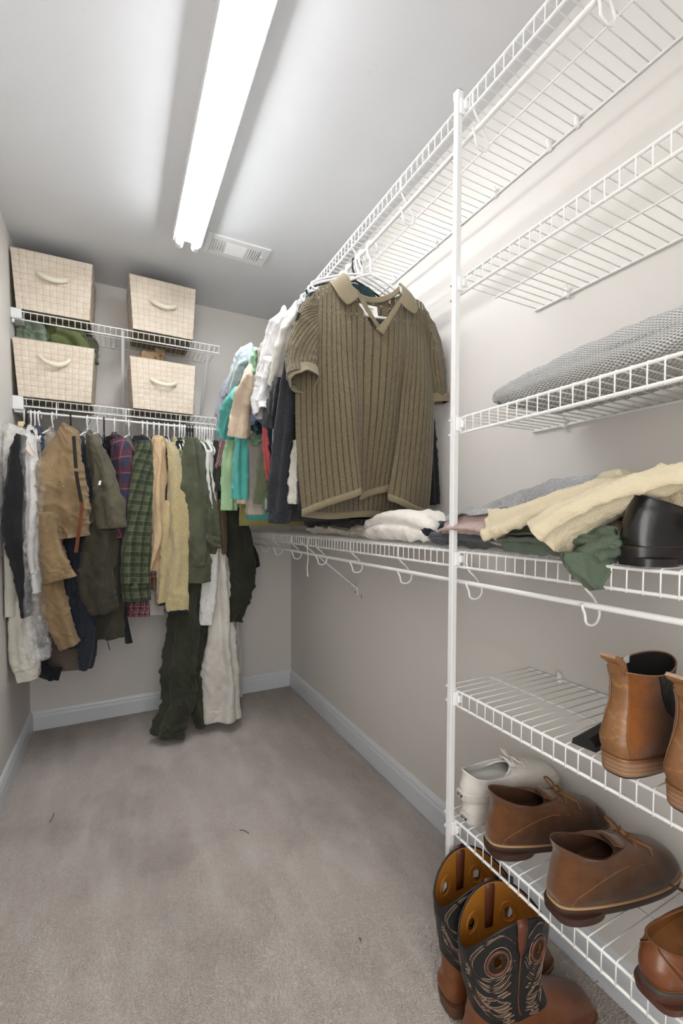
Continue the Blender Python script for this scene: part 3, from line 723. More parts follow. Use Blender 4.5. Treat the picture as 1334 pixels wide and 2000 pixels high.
# 7 navy hoodie
garment('hooded_jacket', 'dark navy jacket behind the tan trousers with a drooping sleeve', 'jacket', 150, FM['navy'], .80, [
    ('shoulder', [(152, 852, 5), (160, 885, 13), (166, 930, 14), (168, 990, 14), (166, 1040, 14)], .04, -.48, {}),
    ('panel', [(150, 1030, 18), (150, 1090, 24), (152, 1160, 28), (158, 1225, 28), (162, 1262, 22)], .04, -.44, {'fold': .010}),
    ('sleeve', [(172, 1190, 12), (172, 1240, 15), (170, 1280, 14), (168, 1306, 7)], .035, -.46, {'fold': .005}),
    ], seed=7, hw=.19)
# 8 olive jacket
def ex8(t):
    a = [P(*q, y=-.585) for q in ((193.5, 939), (198, 938.5), (196.5, 947), (191.5, 947.5))]
    MB().add(a, [(3, 2, 1, 0)]).build('label_tag', PAPER, t, smooth=False)
    strip_px('drawcord', [(210, 1245), (211, 1256), (214, 1269)], .002, BLACKP, t, -.5, .003, 10)
    strip_px('pocket_flap_seam', [(188, 1030), (205, 1040), (225, 1037), (240, 1030)], .001, FM['dark_olive'], t, -.6, .001, 14)
garment('field_jacket', 'faded olive cotton jacket with a rolled sleeve and white tag', 'jacket', 175, FM['olive'], .95, [
    ('front_panel', [(176, 848, 5), (183, 880, 13), (189, 920, 19), (197, 960, 21), (200, 1000, 22), (196, 1025, 22)], .030, -.50, {'fold': .006}),
    ('sleeve', [(182, 850, 6), (196, 900, 15), (208, 950, 21), (214, 990, 26), (218, 1032, 25)], .035, -.54, {'fold': .006, 'crum': .006}),
    ('sleeve', [(206, 1020, 22), (196, 1065, 30), (188, 1110, 29), (190, 1150, 29), (202, 1180, 24), (206, 1196, 18)], .04, -.50, {'mat': FM['dark_olive'], 'fold': .010, 'crum': .008}),
    ('hem', [(218, 1040, 22), (222, 1120, 20), (214, 1190, 26), (214, 1225, 27), (216, 1246, 24)], .03, -.45, {'mat': FM['dark_olive'], 'fold': .008}),
    ], seed=8, hw=.19, extras=ex8)
# 9 red plaid
garment('hooded_shirt', 'red and navy plaid hooded shirt beside the olive jacket', 'shirt', 223, FM['plaid_red'], .85, [
    ('hood', [(220, 852, 11), (228, 870, 18), (236, 895, 22)], .05, -.44, {'fold': .006, 'm': 24, 'mat': FM['dark_navy']}),
    ('sleeve', [(230, 858, 12), (240, 885, 20), (247, 925, 23), (245, 965, 22), (240, 1010, 16), (240, 1050, 9)], .045, -.49, {'fold': .007}),
    ('strap', [(238, 1160, 3), (242, 1195, 4.5), (247, 1225, 5), (252, 1256, 7)], .010, -.47, {'mat': FM['dark_navy'], 'fold': .001, 'crum': .001}),
    ], seed=9, hw=.18)
# 10 green plaid
garment('flannel_shirt', 'green plaid flannel shirt with a dark collar and long sleeve', 'shirt', 278, FM['plaid_green'], .85, [
    ('collar', [(277, 853, 12), (277, 862, 15), (279, 876, 14)], .035, -.50, {'mat': FM['dark_navy'], 'm': 12, 'fold': .002}),
    ('sleeve', [(278, 862, 12), (281, 880, 15.5), (276, 920, 20), (270, 975, 24), (266, 1035, 28), (263, 1095, 29), (262, 1140, 29)], .045, -.53, {'fold': .009, 'fk': 4, 'crum': .005}),
    ('cuff', [(264, 1128, 27), (265, 1150, 27), (266, 1173, 26)], .040, -.53, {'fold': .004, 'm': 16}),
    ], seed=10, hw=.19, yaw=-4)
# 11 multi plaid
garment('plaid_shirt', 'blue and orange plaid shirt squeezed behind the green plaid one', 'shirt', 300, FM['plaid_multi'], .78, [
    ('sleeve', [(299, 862, 6), (300, 890, 8), (302, 930, 8), (300, 990, 7), (302, 1040, 9), (304, 1085, 10), (302, 1128, 10)], .03, -.47, {}),
    ('tail', [(268, 1110, 20), (268, 1160, 23), (268, 1204, 25)], .02, -.36, {'fold': .005}),
    ], seed=11, hw=.16)
garment('long_shirt', 'off-white shirt tail hanging below the peach sweater', 'shirt', 305, FM['offwhite'], .70, [
    ('tail', [(304, 1090, 14), (304, 1150, 16), (304, 1200, 18)], .02, -.37, {})], seed=12, hw=.14)
# 12 peach sweater
garment('knit_sweater', 'peach knit sweater between two plaid shirts and a black jacket', 'sweater', 311, FM['peach'], .92, [
    ('shoulder', [(311, 853, 9), (312, 872, 12), (315, 900, 10)], .04, -.49, {'m': 20}),
    ('sleeve', [(312, 858, 9), (311, 900, 13), (307, 950, 15), (306, 1000, 14), (309, 1050, 12), (303, 1085, 9), (297, 1115, 5)], .04, -.51, {'fold': .005}),
    ('hem', [(300, 1060, 10), (301, 1110, 12), (302, 1150, 12)], .03, -.42, {'mat': FM['tan_brown']}),
    ], seed=13, hw=.17)
garment('black_jacket', 'black jacket showing between the peach sweater and sherpa fleece', 'jacket', 322, FM['black_wool'], .95, [
    ('sleeve', [(324, 874, 5), (327, 900, 8), (327, 940, 9), (325, 980, 6), (322, 1010, 4)], .03, -.48, {})], seed=14, hw=.17)
# 14 sherpa
garment('sherpa_fleece', 'pale yellow sherpa fleece pullover with dark-edged cuffs', 'pullover', 340, FM['sherpa'], .85, [
    ('sleeve', [(332, 864, 5), (339, 890, 10), (346, 940, 17), (349, 990, 20), (350, 1050, 17), (351, 1110, 17), (347, 1160, 20), (346, 1192, 21)], .045, -.53, {'fold': .006, 'crum': .004}),
    ('sleeve', [(334, 980, 9), (328, 1020, 13), (326, 1080, 14), (322, 1130, 14), (318, 1178, 11)], .04, -.50, {'fold': .006, 'crum': .004}),
    ('cuff_edge', [(346, 1189, 21.5), (346, 1194, 21.5)], .046, -.53, {'mat': FM['dark_navy'], 'm': 6, 'fold': .004, 'ramp': .01}),
    ('cuff_edge', [(318, 1175, 11.5), (318, 1180, 11.5)], .041, -.50, {'mat': FM['dark_navy'], 'm': 6, 'fold': .004, 'ramp': .01}),
    ], seed=15, hw=.18)
garment('black_shirt', 'black top with only its collar showing right of the sherpa fleece', 'shirt', 350, FM['black_wool'], .95, [
    ('collar', [(349, 862, 5), (351, 875, 7), (352, 895, 5)], .03, -.44, {'m': 16})], seed=16, hw=.15)
garment('lime_shirt', 'lime green shirt in a sliver left of the olive work shirt', 'shirt', 357, FM['lime'], .95, [
    ('sleeve', [(358, 880, 4), (357, 905, 6), (356, 945, 6)], .03, -.46, {'m': 20})], seed=17, hw=.15)
# 17 olive work shirt
garment('work_shirt', 'olive green long-sleeved work shirt with folded cuffs', 'shirt', 370, FM['olive_green'], .84, [
    ('sleeve', [(372, 856, 6), (371, 890, 12), (374, 940, 17), (380, 1000, 20), (384, 1060, 20), (388, 1105, 20)], .045, -.54, {'fold': .008, 'crum': .006}),
    ('sleeve', [(380, 856, 6), (387, 900, 13), (394, 960, 19), (402, 1010, 21), (405, 1050, 22), (401, 1080, 18)], .04, -.50, {'fold': .008, 'crum': .006}),
    ('flap', [(398, 1050, 12), (410, 1058, 11), (422, 1060, 7), (431, 1060, 3)], .03, -.55, {'fold': .004, 'm': 24, 'yaw': RYAW, 'end': 'cap'}),
    ('cuff', [(388, 1098, 20), (389, 1118, 21), (390, 1137, 20)], .042, -.54, {'fold': .004, 'm': 16}),
    ], seed=18, hw=.18)
# coverall on the floor
garment('coverall', 'long dark olive coverall whose legs crumple onto the carpet', 'coverall', 368, FM['deep_olive'], .60, [
    ('trouser_leg', [(372, 1120, 26), (362, 1190, 28), (356, 1250, 30), (350, 1300, 32), (350, 1340, 31), (350, 1368, 29), (340, 1395, 27), (330, 1418, 28), (326, 1436, 31)], .050, -.46, {'fold': .010, 'crum': .009, 'm': 80, 'nseg': 56}),
    ('trouser_leg', [(396, 1110, 20), (392, 1190, 19), (388, 1260, 17), (385, 1320, 16), (386, 1370, 18), (393, 1398, 16), (399, 1412, 14)], .045, -.42, {'fold': .009, 'crum': .008, 'm': 70}),
    ('sleeve', [(340, 1190, 8), (341, 1230, 12), (350, 1265, 10)], .03, -.42, {'m': 24}),
    ], seed=19, hw=.17)
garment('green_tee', 'light green top sliver right of the olive work shirt', 'shirt', 392, FM['light_green'], 1.0, [
    ('sleeve', [(389, 878, 4), (393, 905, 7), (397, 950, 7)], .03, -.45, {'m': 24})], seed=20, hw=.16)
# 19 linen
garment('white_shirt', 'white long-sleeved shirt whose cuff hangs over the linen dress', 'shirt', 404, FM['white_cotton'], .95, [
    ('sleeve', [(408, 880, 5), (411, 940, 6), (416, 1000, 8), (417, 1060, 11), (412, 1110, 14), (407, 1160, 14), (404, 1195, 14)], .035, -.49, {'fold': .006}),
    ('cuff', [(404, 1188, 14.5), (403, 1205, 14.5), (402, 1219, 14)], .033, -.49, {'fold': .003, 'm': 14}),
    ], seed=21, hw=.16)
garment('linen_dress', 'long off-white linen dress reaching down to the carpet', 'dress', 408, FM['linen_white'], .70, [
    ('skirt', [(424, 1000, 6), (427, 1060, 10), (428, 1120, 16), (427, 1180, 22), (426, 1240, 28), (426, 1300, 34), (427, 1360, 38), (428, 1405, 40)], .050, -.44, {'fold': .013, 'fk': 5, 'crum': .005, 'm': 70, 'nseg': 64}),
    ], seed=22, hw=.17)
garment('grey_tunic', 'pale grey long garment at the right of the linen dress', 'dress', 414, FM['grey_white'], .60, [
    ('skirt', [(456, 1150, 12), (458, 1230, 12), (461, 1300, 10), (463, 1363, 8)], .03, -.30, {'fold': .006})], seed=23, hw=.14, ybody=-.24)
# 20 dark olive jacket at the right end
garment('waxed_jacket', 'dark olive jacket with brown trim at the right end of the rod', 'jacket', 418, FM['forest_olive'], .90, [
    ('collar', [(424, 862, 6), (430, 885, 10), (428, 920, 9), (425, 960, 9)], .035, -.46, {'fold': .006}),
    ('sleeve', [(436, 960, 12), (450, 1000, 22), (458, 1045, 28), (464, 1090, 30), (468, 1125, 28), (464, 1165, 22), (457, 1212, 12)], .055, -.42, {'fold': .010, 'crum': .008, 'm': 60}),
    ('trim', [(431, 975, 6), (435, 1010, 7), (437, 1050, 6), (438, 1082, 4)], .02, -.50, {'mat': FM['suede_brown'], 'fold': .002}),
    ('sleeve', [(486, 1065, 8), (493, 1088, 10), (501, 1108, 6)], .025, -.40, {'mat': FM['black_wool'], 'm': 20}),
    ], seed=24, hw=.17)
# ---------------------------------------------------------------- clothes on the right-hand rod
RX, RZ = -.290, 2.051
ZR = RZ+.0062+.0035-.0185
def hem_of(o): return o
def garment2(name, label, cat, y, mat, hem, pieces=(), seed=0, hw=.20, yaw=0.0, b=.014, top=-.100, xb=RX, bmat=None, extras=None):
    t = thing(name, label, cat)
    body(t, bmat or mat, xb, y, RZ+top, hem, math.radians(yaw)-pi/2, hw, b=b, seed=seed, fold=.005)
    for k, pc in enumerate(pieces):
        nm, lst, bb, xp = pc[:4]; opt = dict(pc[4]) if len(pc) > 4 else {}
        mt = opt.pop('mat', mat); lst = [(q[0], q[1], q[2]*1.18)+tuple(q[3:]) for q in lst]; piece(nm, lst, mt, t, b=bb, plane={'x': xp}, seed=seed+k*.41+.2, **opt)
    if extras: extras(t)
    rebase(t, (xb, y, hem)); return t
F_('teal_dark', (28, 62, 66)); F_('navy_sweat', (36, 40, 48), heather=.03); F_('cream_tee', (214, 208, 198)); F_('white_tee', (232, 232, 234))
F_('charcoal', (62, 62, 66)); F_('taupe_knit', (176, 164, 150), heather=.3); F_('coral', (206, 78, 82)); F_('sage', (104, 116, 84))
F_('mint', (150, 200, 160)); F_('peach_linen', (226, 200, 172), weave=600); F_('teal', (72, 184, 172)); F_('pale_green', (164, 208, 152))
F_('blue_pattern', (206, 220, 226), (176, 200, 212)); F_('gingham', (226, 214, 216), stripes=[('u', .010, 0, .005, (152, 24, 50), .75), ('v', .010, 0, .005, (152, 24, 50), .75)])
F_('blue_stripe', (226, 230, 240), stripes=[('v', .009, 0, .004, (150, 170, 214), .8)]); F_('yellow_olive', (160, 150, 82)); F_('royal', (24, 52, 168)); F_('rust', (178, 82, 56))
F_('grey_denim', (84, 86, 96), twill=True)
garment2('striped_shirt', 'blue and white striped shirt farthest back on the right-hand rod', 'shirt', -.36, FM['blue_stripe'], 1.30, [('sleeve', [(449, 742, 5), (441, 775, 10), (435, 820, 11), (430, 862, 10)], .03, -.50, {})], seed=31)
garment2('gingham_shirt', 'red gingham shirt with a turned grey cuff at the back corner', 'shirt', -.43, FM['gingham'], 1.25, [('sleeve', [(446, 800, 7), (441, 850, 8), (436, 890, 9), (430, 928, 11)], .03, -.56, {}), ('cuff', [(430, 920, 11), (427, 938, 11)], .03, -.56, {'mat': FM['grey_denim'], 'm': 10})], seed=32)
garment2('pale_green_shirt', 'pale green shirt hanging left of the teal shirt', 'shirt', -.54, FM['pale_green'], 1.20, [('sleeve', [(452, 850, 6), (448, 890, 9), (447, 940, 11), (447, 997, 12)], .03, -.55, {'fold': .007})], seed=33)
garment2('olive_yellow_tee', 'mustard olive tee whose hem hangs lowest over the shelf', 'shirt', -.63, FM['yellow_olive'], 1.105, [], seed=34, hw=.215)
garment2('teal_shirt', 'bright teal linen shirt with a wide sleeve and long hem', 'shirt', -.76, FM['teal'], 1.135, [('sleeve', [(462, 770, 9), (452, 800, 14), (446, 830, 14), (443, 852, 13)], .04, -.60, {'fold': .006}), ('side', [(470, 850, 9), (469, 910, 12), (468, 975, 13)], .03, -.58, {'fold': .007})], seed=35, hw=.215)
garment2('patterned_shirt', 'pale blue patterned shirt with a short sleeve, above the teal shirt', 'shirt', -.83, FM['blue_pattern'], 1.30, [('sleeve', [(490, 686, 5), (480, 700, 13), (469, 735, 16), (457, 772, 11)], .04, -.54, {'fold': .006})], seed=36)
garment2('peach_shirt', 'peach linen shirt with a boxy short sleeve, right of the teal shirt', 'shirt', -.92, FM['peach_linen'], 1.20, [('sleeve', [(487, 722, 5), (479, 755, 12), (470, 805, 16), (466, 852, 17)], .04, -.61, {'fold': .006}), ('side', [(478, 850, 6), (476, 920, 8), (475, 984, 9)], .03, -.50, {})], seed=37)
garment2('mint_shirt', 'mint green shirt between the peach and taupe ones', 'shirt', -1.00, FM['mint'], 1.18, [('shoulder', [(500, 682, 4), (494, 720, 6), (490, 760, 6)], .03, -.53, {}), ('sleeve', [(488, 815, 11), (494, 838, 14), (499, 855, 14)], .035, -.52, {'m': 24})], seed=38)
garment2('navy_print_shirt', 'dark blue shirt whose sleeve shows under the white tee', 'shirt', -1.045, FM['denim'], 1.25, [('sleeve', [(492, 795, 9), (501, 820, 13), (506, 836, 12)], .03, -.525, {'m': 24})], seed=39)
garment2('taupe_cardigan', 'taupe ribbed cardigan with a long straight front edge', 'cardigan', -1.10, FM['taupe_knit'], 1.16, [('sleeve', [(530, 644, 5), (521, 680, 10), (510, 730, 10), (500, 785, 9)], .035, -.53, {'fold': .003}), ('front_edge', [(497, 805, 13), (498, 900, 14), (499, 1006, 15)], .03, -.50, {'fold': .006})], seed=40)
garment2('coral_shirt', 'coral red shirt showing as a narrow strip', 'shirt', -1.14, FM['coral'], 1.24, [('side', [(517, 830, 4), (520, 880, 5), (526, 938, 4)], .02, -.50, {'fold': .003})], seed=41)
garment2('sage_shirt', 'sage green shirt with a hem slit beside the navy sweatshirt', 'shirt', -1.165, FM['sage'], 1.19, [('side', [(520, 860, 6), (517, 920, 11), (514, 985, 14)], .025, -.49, {'fold': .005})], seed=42)
garment2('charcoal_tee', 'charcoal tee whose sleeve hangs below the white tee', 'shirt', -1.20, FM['charcoal'], 1.13, [('sleeve', [(535, 780, 10), (532, 812, 13), (530, 836, 12)], .035, -.53, {'m': 24})], seed=43)
garment2('white_tee', 'bright white tee with a crumpled short sleeve', 'shirt', -1.245, FM['white_tee'], 1.25, [('shoulder', [(556, 608, 5), (545, 640, 14), (533, 690, 17), (524, 728, 16)], .035, -.52, {'fold': .006}), ('sleeve', [(528, 700, 11), (521, 745, 14), (517, 785, 19), (519, 808, 16)], .045, -.55, {'fold': .007, 'crum': .006})], seed=44)
garment2('black_tee', 'black tee sleeve peeking out between two white tees', 'shirt', -1.29, FM['black_wool'], 1.20, [('sleeve', [(548, 738, 10), (545, 775, 14), (541, 812, 12)], .035, -.53, {'m': 28}), ('right_side', [(838, 800, 6), (843, 870, 6), (846, 940, 7), (848, 985, 7)], .02, -.035, {})], seed=45, hw=.225)
garment2('cream_tee', 'cream tee with a folded sleeve hem right of the white one', 'shirt', -1.335, FM['cream_tee'], 1.20, [('sleeve', [(578, 600, 4), (567, 630, 11), (555, 680, 15), (543, 725, 14), (538, 750, 13)], .04, -.53, {'fold': .004})], seed=46)
garment2('navy_sweatshirt', 'dark navy sweatshirt with a long sleeve and ribbed cuff', 'sweatshirt', -1.385, FM['navy_sweat'], 1.17, [('sleeve', [(585, 610, 4), (574, 680, 10), (566, 745, 13), (560, 810, 15), (553, 880, 17), (549, 950, 18), (547, 1000, 19)], .04, -.525, {'fold': .006}), ('cuff', [(547, 993, 18), (546.5, 1007, 18), (546, 1021, 17.5)], .038, -.525, {'fold': .002, 'm': 14})], seed=47)
garment2('linen_tee', 'oatmeal tee glimpsed between the navy sleeve and khaki polo', 'shirt', -1.43, FM['cream_tee'], 1.20, [('side', [(580, 860, 6), (577, 920, 9), (575, 984, 10)], .02, -.49, {'fold': .004})], seed=48)
garment2('teal_tee', 'dark teal tee directly behind the khaki polo', 'shirt', -1.455, FM['teal_dark'], 1.22, [('sleeve', [(594, 590, 4), (586, 635, 9), (573, 685, 13), (558, 742, 14)], .025, -.492, {'fold': .005})], seed=49)
garment2('blue_polo', 'royal blue shirt whose hem shows under the khaki polo', 'shirt', -1.462, FM["royal"], 1.158, [], seed=50, hw=.19, b=.007, top=-.14)
# hangers
ys = [-.36, -.43, -.54, -.63, -.76, -.83, -.92, -1.00, -1.045, -1.10, -1.14, -1.165, -1.20, -1.245, -1.29, -1.335, -1.385, -1.43, -1.455, -1.478]
wh = ['striped shirt', 'red gingham shirt', 'pale green shirt', 'mustard olive tee', 'teal linen shirt', 'pale blue patterned shirt', 'peach linen shirt', 'mint green shirt', 'dark blue shirt', 'taupe cardigan', 'coral red shirt', 'sage green shirt', 'charcoal tee', 'bright white tee', 'black tee', 'cream tee', 'navy sweatshirt', 'oatmeal tee', 'dark teal tee', 'royal blue shirt']
for i, (y, nm) in enumerate(zip(ys, wh)):
    mt = BLACKP if nm == 'oatmeal tee' else PLAST
    hanger('%s hanger of the %s on the right-hand rod' % ('black' if mt is BLACKP else 'white', nm), RX, y, ZR, -pi/2+math.radians(random.uniform(-5, 5)), mt, half=.19)

# ---------------------------------------------------------------- khaki open-knit polo facing the room
PY = math.radians(-12); Pd = Vector((math.cos(PY), math.sin(PY), 0)); Pn = Vector((Pd.y, -Pd.x, 0)); PO = Vector((RX, -1.535, RZ))
def pl(s, wn, z): return PO+Pd*s+Pn*wn+Vector((0, 0, z))
hanger('white hanger spreading the neck of the khaki knit polo', PO.x, PO.y, ZR, PY-pi/2, PLAST, half=.185, hs=1.50, zn=-.088, r=.0040)
t = NT('khaki_open_knit', .95, 0, .12, .3); uv = t.co('UV'); u, v, _ = t.xyz(uv); RW, HW = .0150, .0082
ru = t.math('MULTIPLY', u, 1/RW); fu = t.math('FRACT', ru); fv = t.math('FRACT', t.math('ADD', t.math('MULTIPLY', v, 1/HW), t.math('MULTIPLY', t.math('FLOOR', ru), .5)))
du = t.math('ABSOLUTE', t.math('SUBTRACT', fu, .5)); dv = t.math('ABSOLUTE', t.math('SUBTRACT', fv, .5))
hole = t.math('MULTIPLY', t.math('GREATER_THAN', du, .40), t.math('LESS_THAN', dv, .27))
kn = t.math('SINE', t.math('ADD', t.math('MULTIPLY', v, 2*pi/.0046), t.math('MULTIPLY', du, 11)))
prof = t.math('SQRT', t.math('MAXIMUM', t.math('SUBTRACT', .25, t.math('MULTIPLY', du, du)), 0))
mid = t.math('LESS_THAN', du, .05)
hgt = t.math('ADD', t.math('ADD', t.math('MULTIPLY', prof, 2.2), t.math('MULTIPLY', kn, .18)), t.math('MULTIPLY', mid, -.35))
nz = t.noise(t.co(), 380, 3)
col = t.mix(t.ramp(nz, .3, .75), srgb((102, 92, 71)), srgb((120, 109, 85)))
KNIT = t.out(col, t.bump(t.math('ADD', hgt, t.math('MULTIPLY', nz, .4)), .9, .003), t.math('SUBTRACT', 1, hole))
t = NT('khaki_rib_trim', .95, 0, .12, .3); u, v, _ = t.xyz(t.co('UV'))
rb = t.math('SINE', t.math('MULTIPLY', v, 2*pi/.0026)); nz = t.noise(t.co(), 420, 3)
KRIB = t.out(t.mix(t.ramp(nz, .3, .75), srgb((124, 113, 89)), srgb((138, 127, 101))), t.bump(t.math('ADD', rb, nz), .4, .0012))
polo = thing('knit_polo', 'khaki open-knit short-sleeved polo hanging frontmost on the right-hand rod', 'shirt', (0, 0, 0))
def interp(xs_, ys_, x): return float(np.interp(x, xs_, ys_))
def polo_panel(nu, nv, front):
    U = np.linspace(0, 1, nu); Vv = np.linspace(0, 1, nv)
    if front:
        ks = [0, .10, .24, .30, .40, .465, .53, .60, .72, .76, .88, 1]
        top_s = [-.238, -.190, -.132, -.112, -.052, .006, .058, .100, .126, .140, .186, .216]
        top_z = [-.262, -.182, -.146, -.150, -.222, -.299, -.226, -.158, -.146, -.156, -.172, -.215]
        top_w = [.0, .008, .018, .026, .040, .044, .040, .026, .018, .012, .008, .0]
        kb = [0, .12, .30, .36, .385, .42, .50, .60, .66, .685, .71, .76, .88, 1]
        bs = [-.232, -.175, -.070, -.048, -.046, -.030, .010, .060, .078, .066, .048, .075, .150, .221]
        bw = [.0, .040, .058, .052, .020, .004, .0, .004, .014, .034, .050, .056, .046, .0]
        bz = [-.885, -.858, -.822, -.812, -.826, -.826, -.812, -.800, -.798, -.812, -.828, -.840, -.868, -.885]
    else:
        ks = [0, .24, .30, .5, .60, .76, 1]; top_s = [-.238, -.132, -.10, .0, .09, .130, .216]; top_z = [-.262, -.146, -.150, -.178, -.156, -.150, -.215]
        top_w = [.0, -.004, -.012, -.02, -.012, -.006, .0]
        kb = [0, .25, .5, .75, 1]; bs = [-.232, -.13, 0, .12, .221]; bw = [0, -.034, -.040, -.034, 0]; bz = [-.885, -.893, -.885, -.893, -.885]
    def sm(xk, yk, n_):  # smooth resample
        c = crom([(a, b) for a, b in zip(xk, yk)], 400); return np.interp(U, [q[0] for q in c], [q[1] for q in c])
    ts, tz, tw = (np.interp(U, ks, top_s), sm(ks, top_z, nu), sm(ks, top_w, nu)); b_s, b_w, b_z = sm(kb, bs, nu), sm(kb, bw, nu), sm(kb, bz, nu)
    V = []; UV = []
    for j, q in enumerate(Vv):
        g = q**1.25; edge = np.sin(np.pi*U)**.5
        s = ts*(1-g)+b_s*g; wv = tw*(1-q)+b_w*(q**1.6)+(.020 if front else -.012)*edge*np.sin(np.pi*q**.8); z = tz*(1-q)+b_z*q
        s = s+(.018*np.sin(np.pi*q)*(U-.5)*2)*(1 if True else 0)
        for i in range(nu):
            nn = noise.noise(Vector((s[i]*9, z[i]*5, 3.3 if front else 8)))*.010*min(1, q*4)*edge[i]
            rib = .0016*abs(math.cos(math.pi*(U[i]*.465/RW))) if front else 0
            ff = .006*math.sin(s[i]*46+1.2+z[i]*4)*edge[i]*min(1, q*2)
            V.append(pl(s[i], wv[i]+(nn+ff)*(1 if front else -1)-(.0016-rib if front else 0), z[i])); UV.append((U[i]*.465, -z[i]))
    F = [(j*nu+i, j*nu+i+1, (j+1)*nu+i+1, (j+1)*nu+i) for j in range(nv-1) for i in range(nu-1)]
    if front: F = [f[::-1] for f in F]
    bottom = [(V[(nv-1)*nu+i], UV[(nv-1)*nu+i]) for i in range(nu)]; topl = [V[i] for i in range(nu)]
    return V, F, UV, bottom, topl
Vf, Ff, UVf, botf, topf = polo_panel(281, 150, True)
mesh('front_panel', Vf, Ff, KNIT, polo, UVf)
Vb, Fb, UVb, botb, topb = polo_panel(121, 60, False)
mesh('back_panel', Vb, Fb, KNIT, polo, UVb)
def band(name, line, dirv, wd, th=.0030, off=.001, mat=KRIB, outn=None, step=1):
    """thick band hanging from a line of points"""
    L = line[::step]; V = []; UV = []; n = len(L); acc = 0
    for i, p in enumerate(L):
        if i: acc += (L[i]-L[i-1]).length
        on = outn if not callable(outn) else outn(i/(n-1)); dv = dirv if not callable(dirv) else dirv(i/(n-1))
        for k, (a, o) in enumerate(((0, off), (.5, off+th*.5), (1, off), (1, off-th), (.5, off-th*1.5), (0, off-th))):
            V.append(p+dv*(wd*a)+on*o); UV.append((acc, a*wd+(0 if k < 3 else .01)))
    F = []
    for i in range(n-1):
        for k in range(6): F.append((i*6+k, i*6+(k+1) % 6, (i+1)*6+(k+1) % 6, (i+1)*6+k))
    F += [tuple(range(6))[::-1], tuple((n-1)*6+k for k in range(6))]
    return mesh(name, V, F, mat, polo, UV)
dn = Vector((0, 0, -1))
band('hem_band', [b[0]+Vector((0, 0, .004)) for b in botf], dn, .023, outn=Pn, step=2)
band('hem_band', [b[0]+Vector((0, 0, .004)) for b in botb], dn, .023, outn=Pn*-1, step=2)
# sleeves
def psecs(lst): return [(*pl(a, b_, c), d_, e_, PY) for a, b_, c, d_, e_ in lst]
sl = psecs([(-.196, .002, -.205, .020, .012), (-.214, .004, -.27, .040, .024), (-.228, .008, -.35, .050, .030), (-.236, .016, -.42, .052, .034), (-.234, .034, -.468, .050, .036)])
sweep('sleeve', sl, KNIT, polo, fold=.003, crum=.003, seed=61, m=60, nseg=56, ramp=.4)
sl = psecs([(-.2355, .022, -.446, .0535, .037), (-.234, .034, -.468, .0525, .0375), (-.232, .047, -.484, .049, .037)])
sweep('cuff', sl, KRIB, polo, fold=.0045, fk=2, crum=.001, seed=61.5, m=12, nseg=56, ramp=0, start='open', inner=.02, capin=False)
sr = psecs([(.182, -.002, -.195, .020, .012), (.216, -.004, -.27, .034, .022), (.238, -.006, -.36, .038, .026), (.252, -.010, -.44, .036, .028), (.255, -.012, -.475, .035, .028)])
sweep('sleeve', sr, KNIT, polo, fold=.003, crum=.002, seed=63, m=50, nseg=50, ramp=.4)
sr = psecs([(.255, -.012, -.470, .0365, .029), (.2565, -.013, -.485, .037, .029), (.258, -.013, -.500, .036, .0285)])
sweep('cuff', sr, KRIB, polo, fold=.003, fk=2, crum=.001, seed=64, m=10, nseg=50, ramp=0, start='open', inner=.02, capin=False)
# collar: back stand and two folded flaps
def surf(name, rows, mat, th=.003, m=16, n=10, close=True):
    """rows of control points -> smooth sheet with thickness"""
    R_ = [crom([tuple(p) for p in r], m) for r in rows]; G_ = [crom([tuple(R_[j][i]) for j in range(len(rows))], n) for i in range(m)]
    V = [Vector(G_[i][j]) for i in range(m) for j in range(n)]; UV = [(i/(m-1)*.1, j/(n-1)*.055) for i in range(m) for j in range(n)]
    nr = []
    for i in range(m):
        for j in range(n):
            a = V[min(i+1, m-1)*n+j]-V[max(i-1, 0)*n+j]; b = V[i*n+min(j+1, n-1)]-V[i*n+max(j-1, 0)]; nr.append(a.cross(b).normalized())
    N_ = m*n; V2 = V+[v_-k*th for v_, k in zip(V, nr)]; UV = UV+UV
    F = [(i*n+j, (i+1)*n+j, (i+1)*n+j+1, i*n+j+1) for i in range(m-1) for j in range(n-1)]
    F += [tuple(N_+q for q in f[::-1]) for f in F]
    for i in range(m-1): F += [(i*n, N_+i*n, N_+(i+1)*n, (i+1)*n), (i*n+n-1, (i+1)*n+n-1, N_+(i+1)*n+n-1, N_+i*n+n-1)]
    for j in range(n-1): F += [(j, j+1, N_+j+1, N_+j), ((m-1)*n+j, N_+(m-1)*n+j, N_+(m-1)*n+j+1, (m-1)*n+j+1)]
    return mesh(name, V2, F, mat, polo, UV)
surf('collar_stand', [[pl(-.098, .012, -.128), pl(-.070, -.006, -.146), pl(-.035, -.016, -.158), pl(.005, -.020, -.163), pl(.045, -.016, -.157), pl(.078, -.006, -.144), pl(.098, .010, -.128)],
                      [pl(-.100, .014, -.150), pl(-.070, -.004, -.168), pl(-.035, -.014, -.178), pl(.005, -.019, -.183), pl(.045, -.014, -.178), pl(.078, -.004, -.165), pl(.100, .012, -.148)]], KRIB, m=30, n=5)
surf('collar', [[pl(-.100, .006, -.118), pl(-.098, .020, -.120), pl(-.088, .040, -.140), pl(-.078, .050, -.175), pl(-.058, .052, -.205)],
                [pl(-.128, .010, -.142), pl(-.124, .032, -.150), pl(-.116, .048, -.172), pl(-.100, .056, -.200), pl(-.075, .058, -.224)],
                [pl(-.142, .012, -.150), pl(-.141, .030, -.165), pl(-.134, .048, -.190), pl(-.118, .060, -.222), pl(-.098, .062, -.240)]], KRIB, m=24, n=12)
